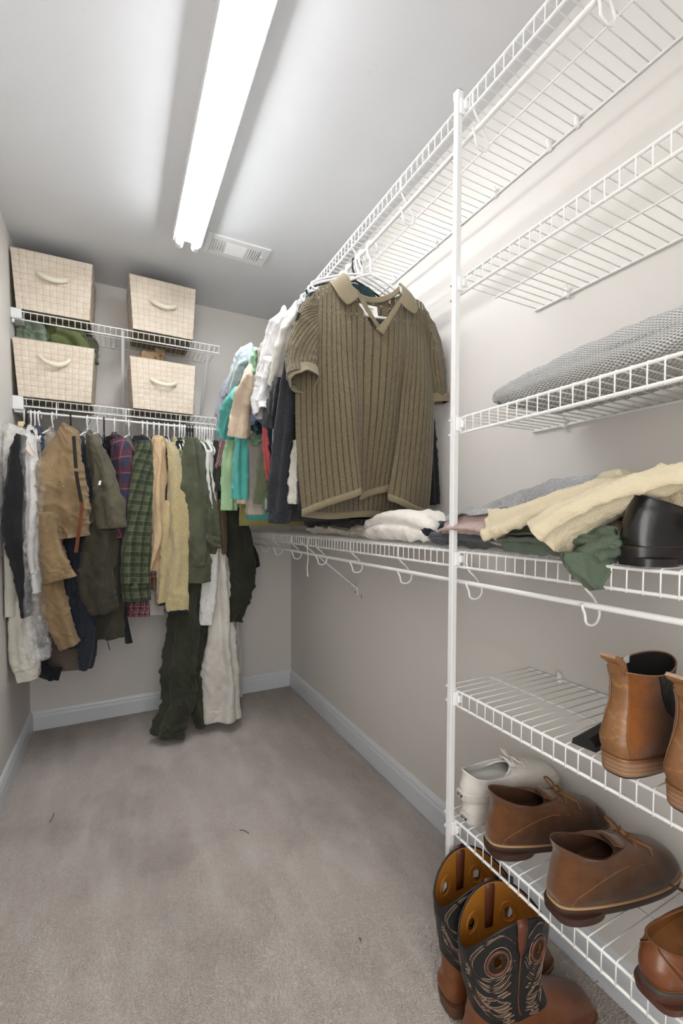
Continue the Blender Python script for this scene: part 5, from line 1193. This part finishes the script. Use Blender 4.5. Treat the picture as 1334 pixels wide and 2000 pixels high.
# white sneakers -------------------------------------------------
CANV = fabric('white_canvas', (226, 222, 214), (206, 200, 190), weave=900, var=.12); RUB = plain('off_white_rubber', (214, 208, 200), .5, var=.05, sc=40); SNIN = plain('sneaker_lining', (190, 188, 182), .9)
def sneaker(label, loc, rot, seed):
    t = thing('sneaker', label, 'shoe', loc, 0, 'white canvas sneakers'); t.rotation_euler = rot
    L = .285
    slab('sole', [(.000, 0, L-.003, .006, .045, .58, .28), (-.003, .004, L+.002, .010, .047, .58, .28), (-.004, .020, L+.003, .026, .0475, .58, .28), (-.003, .025, L+.001, .032, .0465, .58, .28)], RUB, t)
    for z in (.008, .021):
        r = (-.0042, z, L+.0038, z+.006, .0482, .58, .28, 0, 0); MB().tube([ringpt(r, 2*pi*i/80) for i in range(80)], .0011, 6, closed=True).build('foxing_line', RUB, t)
    lt = Last([(.000, .024, L-.003, .030, .0450, .60, .26), (-.002, .034, L-.008, .044, .0450, .64, .24), (.000, .046, L-.040, .058, .0420, .72, .16), (.002, .056, L-.090, .068, .0385, .82, .06), (.003, .066, L-.125, .074, .0350, .90, 0, -.010), (.001, .074, L-.150, .074, .0335, .96, 0, -.024)])
    lt.mesh('upper', CANV, t, seed=seed, lining=SNIN, crum=.0015, depth=.7)
    MB().tube([lt.at(1, 2*pi*i/70) for i in range(70)], .0022, 8, closed=True).build('collar_piping', CANV, t)
    V = []; F = []
    for j in range(8):
        for i in range(9):
            a = (i-4)/4; b = j/7; V.append((.178-.055*b, a*.024, .072+.016*b-.007*a*a))
    for j in range(7):
        for i in range(8): F.append((j*9+i, j*9+i+1, (j+1)*9+i+1, (j+1)*9+i))
    o = mesh('tongue', V, F, CANV, t); md = o.modifiers.new('s', 'SOLIDIFY'); md.thickness = .003
    for k in range(4):
        x = .140+k*.017; z = .0835-k*.0052
        cord('lace', [(x, -.025, z-.008), (x-.002, -.012, z+.001), (x, 0, z+.003), (x-.002, .012, z+.001), (x, .025, z-.008)], .0026, RUB, t, 16)
    for s in (-1, 1):
        cord('lace_bow', [(.136, 0, .088), (.130, s*.022, .098), (.146, s*.036, .090), (.152, s*.024, .084), (.138, 0, .089)], .0024, RUB, t)
        line_on(lt, [(.06, s*pi*.50), (.35, s*pi*.52), (.66, s*pi*.60), (.9, s*pi*.72)], .0006, 'seam', RUB, t, out=.0008)
    # heel patch with its small mark
    c0 = Vector((-.0052, 0, .0135)); pt_ = MB().box((-.0056, -.015, .007), (-.0030, .015, .022), .0008)
    pt_.build('heel_patch', RUB, t, smooth=False)
    m = MB()
    m.prism([(-.011, .0185), (-.007, .0185), (-.005, .0115), (-.001, .0185), (.011, .0185), (.011, .0170), (.0015, .0170), (-.003, .0095), (-.007, .0095)][::-1], -.0062, -.0055, 'x')
    m.prism([(.0020, .0105), (.0110, .0105), (.0110, .0145), (.0040, .0145)], -.0062, -.0055, 'x')
    m.build('heel_mark', BLACKP, t, smooth=False); return t
sneaker('white canvas sneaker lying right side up on top of its pair', (-.300, -2.005, Z6+.0560), (math.radians(2), math.radians(2), math.radians(-7)), 3)
sneaker('white canvas sneaker at the bottom of the stacked pair', (-.292, -2.012, Z6), (0, 0, math.radians(2)), 4)
# pull-on ankle boots --------------------------------------------
TANB = leather('scuffed_tan_leather', (134, 94, 58), (108, 70, 42), .42, scuff=(206, 160, 104)); TANS = suede('tan_nubuck', (138, 82, 36), (114, 66, 28), (78, 47, 26))
STACK = NT('stacked_leather_heel', .6, 0, .4); _v = STACK.co('Object', (1, 1, 1)); _z = STACK.xyz(_v)[2]
_b = STACK.math('SINE', STACK.math('MULTIPLY', _z, 900)); STACK = STACK.out(STACK.mix(STACK.ramp(_b, -1, 1), srgb((128, 98, 74)), srgb((150, 112, 84))), STACK.bump(_b, .3, .001))
GORE = fabric('brown_elastic', (34, 24, 22), weave=1200); INB = plain('black_lining', (22, 20, 20), .95)
def ankle_boot(label, loc, rz, seed):
    t = thing('ankle_boot', label, 'shoe', loc, rz, 'tan pull-on ankle boots'); L = .300
    slab('outsole', [(-.003, 0, L, .006, .0475, .56, .26), (-.006, .004, L+.003, .010, .049, .56, .26)], BLACKP, t)
    slab('heel_stack', [(-.006, .004, L+.003, .010, .0492, .56, .26), (-.0075, .018, L+.005, .018, .0500, .56, .26), (-.0075, .028, L+.005, .024, .0500, .56, .26)], STACK, t)
    slab('welt', [(-.009, .028, L+.006, .024, .0512, .56, .26), (-.0095, .0305, L+.0065, .027, .0516, .56, .26), (-.008, .0325, L+.005, .029, .0505, .56, .26)], TANB, t)
    lt = Last([(-.004, .032, L, .028, .0465, .62, .24), (-.011, .046, L-.004, .042, .0490, .64, .22), (-.013, .062, L-.030, .062, .0480, .70, .14), (-.006, .085, L-.080, .085, .0430, .80, .05),
               (.004, .108, L-.128, .108, .0390, .88, 0), (.009, .130, L-.146, .132, .0375, .92, 0), (.008, .152, L-.150, .156, .0390, .94, 0, -.002), (.004, .172, L-.148, .180, .0405, .96, 0, -.010)])
    lt.mesh('upper', TANS, t, seed=seed, lining=INB, crum=.0020, M=60, N=80)
    # smooth backstay strip and side elastic as raised panels
    def panel(nm, mat, cen, wf, k0, k1, out, M=40, N=14):
        V = []; F = []
        for j in range(M+1):
            k = k0+(k1-k0)*j/M; w_ = wf(j/M)
            for i in range(N+1):
                a = cen+(i/N-.5)*2*w_; p = lt.at(k, a, out+.0006*noise.noise(Vector((k*60, a*3, seed)))); V.append(p)
        for j in range(M):
            for i in range(N): F.append((j*(N+1)+i, j*(N+1)+i+1, (j+1)*(N+1)+i+1, (j+1)*(N+1)+i))
        o = mesh(nm, V, F, mat, t); md = o.modifiers.new('s', 'SOLIDIFY'); md.thickness = .0012; md.offset = 0; return o
    panel('backstay', TANB, 0, lambda q: .42-.12*q if q < .5 else .36-.10*(q-.5), .0, 1, .0016)
    for s in (-1, 1):
        panel('elastic_panel', GORE, s*pi*.52, lambda q: .10+.34*q, .40, .985, .0014)
        line_on(lt, [(q, s*(.44-.12*q if q < .5 else .38-.10*(q-.5))) for q in (0, .2, .4, .5, .7, .98)], .0005, 'seam', THR, t, out=.003, m=50)
    MB().tube([lt.at(1, 2*pi*i/80) for i in range(80)], .0016, 6, closed=True).build('topline', TANB, t)
    V = []
    for s in (-1, 1):
        for p in ((.012, .168), (.004, .188), (-.012, .200), (-.026, .204), (-.030, .200), (-.024, .194), (-.006, .184), (.002, .166)): V.append((p[0], s*.012, p[1]))
    n = 8; F = [(i, (i+1) % n, n+(i+1) % n, n+i) for i in range(n)]+[tuple(range(n))[::-1], tuple(range(n, 2*n))]
    MB().add(V, F).build('pull_tab', TANB, t, smooth=False)
    o = MB().add([(.085, .034, .172), (.105, .0335, .174), (.105, .0335, .160), (.085, .034, .158)], [(0, 1, 2, 3)]).build('size_tag', PAPER, t, smooth=False); return t
ankle_boot('scuffed tan pull-on ankle boot fully visible on the shelf', (-.322, -2.388, Z5), math.radians(3), 5)
ankle_boot('scuffed tan pull-on ankle boot cut off by the right edge', (-.330, -2.490, Z5), math.radians(-2), 6)
# wingtip ---------------------------------------------------------
COG = leather('burnished_cognac_leather', (118, 66, 32), (82, 42, 24), .30, sc=9, coat=.4); COGD = plain('dark_brogue', (84, 46, 24), .6)
SOLEB = plain('brown_leather_sole', (84, 50, 38), .5, var=.06); SOLEG = plain('grey_welt', (62, 56, 50), .6)
def derby(label, loc, rz, up, sole1, welt, lin, lacemat, seed, brogue=True, ht=.0, cat='shoe', name='brogue_shoe', group=None, open_=.155):
    t = thing(name, label, cat, loc, rz, group); L = .302
    slab('sole', [(-.001, 0, L-.004, .010, .044, .58, .30), (-.005, .006, L+.002, .016, .047, .58, .30), (-.006, .024, L+.004, .022, .048, .58, .30)], sole1, t)
    slab('heel', [(-.002, -.0006, .070, -.0006, .035, .45, .08), (-.0045, .012, .072, .012, .037, .45, .08)], sole1, t)
    slab('welt', [(-.007, .024, L+.005, .022, .0488, .58, .30), (-.008, .0275, L+.006, .026, .0494, .58, .30), (-.006, .0305, L+.004, .029, .0480, .58, .30)], welt, t)
    lt = Last([(-.002, .030, L, .029, .0455, .60, .28), (-.009, .044, L-.004, .042, .0470, .64, .26), (-.010, .058, L-.040, .060, .0440, .72, .16), (-.005, .070, L-.085, .074, .0400, .82, .06), (.001, .080, L-.125, .084, .0365, .90, 0, -.006), (.004, .090+ht, L-open_, .090, .0345, .96, 0, -.014)])
    if not brogue: lt = Last([(-.002, .030, L, .029, .0455, .60, .28), (-.006, .046, L-.006, .044, .0462, .62, .25), (-.006, .064, L-.045, .060, .0445, .70, .15), (-.002, .082, L-.085, .074, .0420, .80, .05), (.004, .098, L-.110, .082, .0395, .90, 0, -.008), (.009, .112, L-.125, .088, .0375, .96, 0, -.016)])
    lt.mesh('upper', up, t, seed=seed, lining=lin, crum=.0008, depth=.75, N=80, M=50)
    MB().tube([lt.at(1, 2*pi*i/80) for i in range(80)], .0014, 6, closed=True).build('topline', up, t)
    MB().tube([(lt.at(0.0, pi*2*i/110, .0014)) for i in range(110)], .0008, 5, closed=True).build('welt_stitch', THR, t)
    if brogue:
        for s in (-1, 1):
            for kk, ln in enumerate(([(.95, s*.12), (.72, s*.40), (.42, s*.62), (.08, s*.72)], [(.92, s*.95), (.60, s*1.15), (.30, s*1.45), (.06, s*1.65)])):
                c = crom(ln, 26)
                line_on(lt, ln, .0005, 'seam', THR, t, out=.0010)
                line_on(lt, [(a, b+s*.16) for a, b in ln], .0005, 'seam', THR, t, out=.0010)
                m = MB()
                for a, b in c[1:-1]:
                    p = lt.at(a, b+s*.08, .0006); q = lt.at(a, b+s*.08, .0014); m.tube([p, q], .0013, 8)
                o = m.build('brogueing', COGD, t)
    V = []; F = []
    for j in range(9):
        for i in range(9):
            a = (i-4)/4; b = j/8; V.append((.196-.060*b, a*.026, .082+.014*b-.007*a*a))
    for j in range(8):
        for i in range(8): F.append((j*9+i, j*9+i+1, (j+1)*9+i+1, (j+1)*9+i))
    o = mesh('tongue', V, F, up, t); md = o.modifiers.new('s', 'SOLIDIFY'); md.thickness = .003
    if lacemat:
        for k in range(3):
            x = .150+k*.018; z = .096-k*.004; cord('lace', [(x, -.024, z-.008), (x, -.01, z+.001), (x, .01, z+.001), (x, .024, z-.008)], .0018, lacemat, t, 14)
        for s in (-1, 1):
            cord('lace_bow', [(.150, 0, .099), (.140, s*.022, .106), (.128, s*.050, .104), (.134, s*.052, .100), (.146, s*.024, .099), (.150, 0, .100)], .0018, lacemat, t)
            cord('lace_end', [(.150, s*.002, .100), (.140, s*.016, .102), (.124, s*.024, .094)], .0018, lacemat, t)
        MB().tube([(.151, -.006, .099), (.151, 0, .102), (.151, .006, .099)], [.002, .0042, .002], 10).build('lace_knot', lacemat, t)
    return t
LIN = leather('tan_lining', (146, 96, 50), (110, 70, 36), .7); LACED = plain('dark_brown_lace', (58, 40, 34), .7)
derby('burnished cognac brogue shoe at the right end of the lowest shelf', (-.318, -2.448, Z6), math.radians(-6), COG, SOLEB, SOLEG, LIN, LACED, 7)
BLK = leather('polished_black_leather', (16, 16, 18), (10, 10, 12), .22, coat=.5, bump=.05); BSOLE = plain('black_sole_edge', (30, 26, 28), .28)
derby('polished black loafer at the right end of the mid-height shelf', (-.318, -2.402, Z4+.001), math.radians(-14), BLK, BSOLE, BSOLE, LIN, None, 8, brogue=False, ht=.022, name='loafer', group='black loafers', open_=.12)
derby('black loafer half hidden behind its pair and the green trousers', (-.225, -2.31, Z4+.001), math.radians(-14), BLK, BSOLE, BSOLE, INB, None, 9, brogue=False, ht=.008, name='loafer', group='black loafers', open_=.12)
# western boots -----------------------------------------------------
WB = leather('western_brown_leather', (122, 72, 38), (94, 52, 28), .38, sc=6, coat=.3); WBLK = leather('western_black_leather', (24, 25, 24), (15, 16, 16), .5, bump=.12)
WIN = leather('golden_leather_lining', (176, 116, 40), (146, 92, 30), .55); PULL = leather('pull_strap_leather', (110, 62, 40), (90, 48, 30), .5)
ST1 = plain('cream_stitching', (164, 148, 128), .7); ST2 = plain('rust_stitching', (104, 68, 54), .7); BHEEL = plain('stacked_brown_heel', (104, 72, 48), .55, var=.05)
def western(label, loc, rz, seed):
    t = thing('western_boot', label, 'boot', loc, rz, 'western boots on the carpet'); L = .325
    slab('sole', [(-.000, .024, .10, .024, .034, .5, 0)], BHEEL, t) if False else None
    slab('sole', [(.030, .018, L-.002, .002, .049, .50, .10), (.026, .022, L+.004, .006, .0525, .50, .10), (.000, .034, L+.005, .012, .0525, .50, .12), (-.002, .037, L+.004, .015, .0515, .50, .12)], BHEEL, t)
    slab('heel', [(.006, 0, .074, 0, .0330, .5, .0), (.003, .016, .077, .014, .0350, .5, .0), (.000, .034, .082, .026, .0375, .5, .0)], BHEEL, t)
    def zf(p, k, ph):
        if k > .50:
            q = ((k-.50)/.50)**2.2; sd = abs(math.sin(ph)); p = p.copy(); p.z += q*(.066*(sd**1.7)-.010)
        return p
    lt = Last([(.002, .036, L-.003, .014, .0490, .52, .12), (-.003, .050, L-.004, .030, .0510, .54, .12), (-.004, .066, L-.020, .052, .0500, .60, .10), (.000, .088, L-.075, .080, .0450, .70, .05), (.004, .115, L-.135, .112, .0430, .76, 0),
               (.000, .150, L-.155, .148, .0470, .80, 0), (-.008, .190, L-.150, .188, .0500, .82, 0), (-.014, .230, L-.140, .228, .0515, .84, 0), (-.018, .268, L-.132, .268, .0520, .86, 0)])
    # foot up to the shaft's scalloped foot line, shaft above
    def build(nm, mat, kf0, kf1, out, lining=None, N=160, M=90):
        V = []; F = []
        for j in range(M+1):
            for i in range(N):
                ph = 2*pi*i/N; a, b = kf0(ph), kf1(ph); k = a+(b-a)*j/M
                p = lt.at(k, ph, out, zf); n1 = noise.noise(p*18+Vector((seed, 0, 0))); V.append(p+Vector((p.x-.1, p.y, 0)).normalized()*.0020*(1-3*abs(n1)))
        for j in range(M):
            for i in range(N): F.append((j*N+i, j*N+(i+1) % N, (j+1)*N+(i+1) % N, (j+1)*N+i))
        return mesh(nm, V, F, mat, t)
    kline = lambda ph: .50+.055*math.cos(ph*2)-.10*max(0, -math.cos(ph))*0+.02*math.cos(ph*4)
    build('foot', WB, lambda ph: 0, lambda ph: kline(ph)+.015, 0)
    sh = build('shaft', WBLK, lambda ph: kline(ph), lambda ph: 1, .0018)
    # holes on the shaft are cut through, with stitched rims
    holes = [(s*pi*q, .865) for s in (-1, 1) for q in (.335, .665)]
    import bmesh
    def cut(o, N, M):
        bm = bmesh.new(); bm.from_mesh(o.data); dl = []
        cs_ = [lt.at(k, ph, .001, zf) for ph, k in holes]
        for f in bm.faces:
            c = f.calc_center_median()
            for h in cs_:
                d = c-h; rad = math.hypot(d.z*.85, math.hypot(d.x, d.y)*1.15)
                if rad < .0108: dl.append(f); break
        bmesh.ops.delete(bm, geom=dl, context='FACES'); bm.to_mesh(o.data); bm.free()
    cut(sh, 160, 90)
    V = []; F = []; N = 160; M = 90
    for j in range(M+1):
        for i in range(N): V.append(lt.at(1-.66*j/M, 2*pi*i/N, .0018 if j == 0 else -.0016, zf))
    for j in range(M):
        for i in range(N): F.append((j*N+i, j*N+(i+1) % N, (j+1)*N+(i+1) % N, (j+1)*N+i))
    c = len(V); V.append(sum((V[M*N+i] for i in range(N)), Vector())/N); F += [(c, M*N+i, M*N+(i+1) % N) for i in range(N)]
    ln_ = mesh('lining', V, F, WIN, t); cut(ln_, N, M)
    MB().tube([lt.at(1, 2*pi*i/96, .0004, zf) for i in range(96)], .0022, 8, closed=True).build('top_binding', WBLK, t)
    def loop(ph0, k0, ru, rk, mat, r, rot=0, nm='stitching', n=40, tear=0, o_=.0030):
        pts = []
        for i in range(n):
            a = 2*pi*i/n; x = ru*math.cos(a); y = rk*math.sin(a)*(1+tear*math.sin(a)*.5); pts.append(lt.at(min(k0+y, .985), ph0+x, o_, zf))
        MB().tube(pts, r, 6, closed=True).build(nm, mat, t)
    for ph, k in holes:
        loop(ph, k, .235, .052, PULL, .0032, nm='hole_rim'); loop(ph, k, .215, .048, WIN, .0024, nm='hole_rim', o_=-.0015); loop(ph, k, .30, .068, ST1, .0007)
    # flame stitching: curves given in panel coordinates (u: 0 at the side seam .. 1 at front/back line, k)
    C_ = [[(.06, .93), (.30, .985), (.62, .96), (.80, .90), (.76, .82), (.50, .78), (.20, .80), (.05, .86)],
          [(.04, .84), (.20, .765), (.45, .74), (.72, .775), (.90, .86)],
          [(.92, .84), (.86, .80), (.95, .79), (.86, .765), (.97, .75)],
          [(.10, .76), (.30, .715), (.60, .725), (.86, .80), (.80, .70), (.66, .655), (.40, .665), (.12, .70)],
          [(.10, .70), (.34, .66), (.10, .635), (.36, .60), (.62, .61), (.50, .645), (.70, .665)],
          [(.86, .76), (.76, .70), (.70, .64), (.46, .60), (.30, .575), (.08, .60)],
          [(.10, .56), (.30, .535), (.50, .56), (.78, .63), (.94, .66)],
          [(.94, .70), (.88, .66), (.92, .64), (.84, .61), (.88, .59), (.70, .56), (.56, .57)],
          [(.86, .62), (.70, .575), (.60, .535), (.40, .51), (.26, .50), (.40, .54), (.50, .57)],
          [(.06, .535), (.20, .505), (.10, .48), (.24, .465)]]
    for s in (-1, 1):
        for fb in (-1, 1):
            for ci, cv in enumerate(C_):
                for off, mt, r in ((0, ST2, .0010), (.030, ST1, .00065), (-.030, ST1, .00065)):
                    pts = []
                    for u_, k in crom(cv, 36):
                        ph = s*(pi/2+fb*(.10+(u_+off)*1.35)); lo = kline(ph)+.02
                        k2 = lo+(k-.47)/(.985-.47)*(.985-lo)+off*.25; pts.append(lt.at(min(k2, .985), ph, .0026, zf))
                    MB().tube(pts, r, 5).build('stitching', mt, t)
        # side seam piping and pull strap folded over the top
        line_on(lt, [(.52, s*pi/2), (.7, s*pi/2), (.985, s*pi/2)], .0016, 'side_seam', WB, t, out=.0024, zf=zf)
        V = []; top_ = lt.at(1, s*pi/2, 0, zf)
        outp = [lt.at(k, s*pi/2, .0042, zf) for k in (.87, .90, .94, .975)]+[top_+Vector((0, s*.002, .006))]
        inp = [lt.at(k, s*pi/2, -.0035, zf) for k in (.97, .92, .86, .80)]
        pp_ = outp+inp; wds = [.003, .008, .011, .012, .012, .012, .012, .011, .010]
        for p, w_ in zip(pp_, wds): V += [p-Vector((w_, 0, 0)), p+Vector((w_, 0, 0))]
        o = mesh('pull_strap', V, [(2*i, 2*i+1, 2*i+3, 2*i+2) for i in range(len(pp_)-1)], PULL, t); md = o.modifiers.new('s', 'SOLIDIFY'); md.thickness = .002; md.offset = 0
    # welt stitching around the toe
    for rr_ in (.0534, .0515):
        m = MB()
        for i in range(60):
            ph = pi*.42+(pi*1.16)*i/59; p = ringpt((-.002, .037+(.0534-rr_)*.6, L+.004, .0155, rr_, .50, .12, 0, 0), ph); q = ringpt((-.002, .037, L+.004, .0155, rr_, .50, .12, 0, 0), ph+.030); m.tube([p, q], .0009, 5)
        m.build('welt_stitching', WELT, t)['kind'] = 'stuff'
    return t
western('brown and black western boot partly behind its pair, nearer the post', (-.392, -2.052, .002), math.radians(-3), 1)
western('brown and black western boot frontmost on the carpet', (-.408, -2.150, .002), math.radians(-9), 2)
# black flat case under the ankle boot ------------------------------
cs = thing('shoe_stretcher', 'black wedge-shaped rubber block lying beside the ankle boot', 'block', (-.205, -2.302, Z5), math.radians(8))
MB().prism([(-.020, 0), (.024, 0), (.022, .010), (.010, .020), (-.008, .022), (-.018, .012)], -.085, .085, 'x').build('block', plain('matt_black_rubber', (24, 24, 25), .55), cs, smooth=False)
MB().prism([(-.0205, .010), (-.0185, .0125), (-.0165, .0115), (-.0185, .009)], -.084, .084, 'x').build('groove', BLACKP, cs, smooth=False)
# tan scrap on the carpet
sc_ = thing('leather_scrap', 'small tan curled scrap on the carpet by the baseboard', 'scrap', tuple(P(1178, 1926, z=.004)), math.radians(-60))
ribbon([(x_*.001-.015, .002*math.sin(x_*.2), .004+.003*math.sin(x_*.12)) for x_ in range(0, 31, 3)], Vector((0, 1, 0)), .003).build('strip', PULL, sc_)
# ---------------------------------------------------------------- small marks on walls and carpet
wr_ = bpy.data.objects['wall_right']
m = MB(); p = P(706, 1165, x=-.0005); m.box((-.0008, p.y-.004, p.z-.011), (.0002, p.y+.004, p.z+.011)); m.build('filler_patch', plain('old_filler', (176, 150, 112), .9), wr_, smooth=False)
m = MB(); m.tube([(-.0012, p.y, p.z-.003), (-.0002, p.y, p.z-.003)], .0022, 10); m.build('screw_hole', BLACKP, wr_)
for (a, b_, n_) in (((105, 1588), (97, 1606), 'dark fibre lying on the carpet near the left baseboard'), ((468, 1621), (486, 1628), 'tiny twig-like fibre on the carpet in the middle of the floor'), ((701, 1833), (704, 1838), 'small dark crumb on the carpet left of the western boots')):
    o = thing('carpet_lint', n_, 'lint'); u_ = P(*a, z=.007); v_ = P(*b_, z=.008); md_ = (u_+v_)/2+Vector((.003, .002, .001))
    MB().tube([tuple(q) for q in crom([tuple(u_), tuple(md_), tuple(v_)], 8)], .0013, 6).build('strand', plain('dark_fibre', (84, 72, 62), .9), o); rebase(o, tuple(u_))
# ---------------------------------------------------------------- pieces that belong to a part become its sub-parts
RULES = {'cuff': ('sleeve',), 'cuff_edge': ('sleeve',), 'screw': ('brace', 'frame'), 'screw_cap': ('end_bracket',), 'orange_line': ('paper_card',), 'lettering': ('neck_label',), 'heel_mark': ('heel_patch',),
         'stitching': ('shaft',), 'hole_rim': ('shaft',), 'side_seam': ('shaft',), 'seam': ('upper', 'waist'), 'brogueing': ('upper',), 'welt_stitch': ('welt', 'sole'), 'welt_stitching': ('sole',), 'foxing_line': ('sole',),
         'lace_knot': ('lace_bow',), 'lace_end': ('lace_bow',), 'topline': ('upper',), 'collar_piping': ('upper',), 'top_binding': ('shaft',), 'hem_band': ('front_panel',), 'placket': ('front_panel',), 'belt_loop': ('waist',), 'rivet': ('waist',),
         'lapel': ('body',), 'tube_cap': ('tube',), 'rim': ('liner',), 'pocket_flap_seam': ('sleeve',), 'label_tag': ('front_panel',), 'knot': ('cord',), 'size_tag': ('lining',), 'end_cap': ('lip_rail',)}
for root in [o for o in list(C.objects) if o.parent is None and o.type == 'EMPTY']:
    kids = list(root.children)
    def stem(o): return o.name.split('.')[0]
    def cen(o):
        v = o.data.vertices; n = max(1, len(v)//40); q = [v[i].co for i in range(0, len(v), n)]; return o.matrix_local @ (sum(q, Vector())/len(q))
    for ch in kids:
        r = RULES.get(stem(ch))
        if not r: continue
        for want in r:
            cand = [k for k in kids if stem(k) == want and k.parent == root]
            if cand:
                c0 = cen(ch); best = min(cand, key=lambda k: (cen(k)-c0).length); mloc = ch.matrix_local.copy(); bl = best.matrix_local.copy()
                ch.parent = best; ch.matrix_parent_inverse = Matrix(); ch.matrix_basis = bl.inverted() @ mloc; break
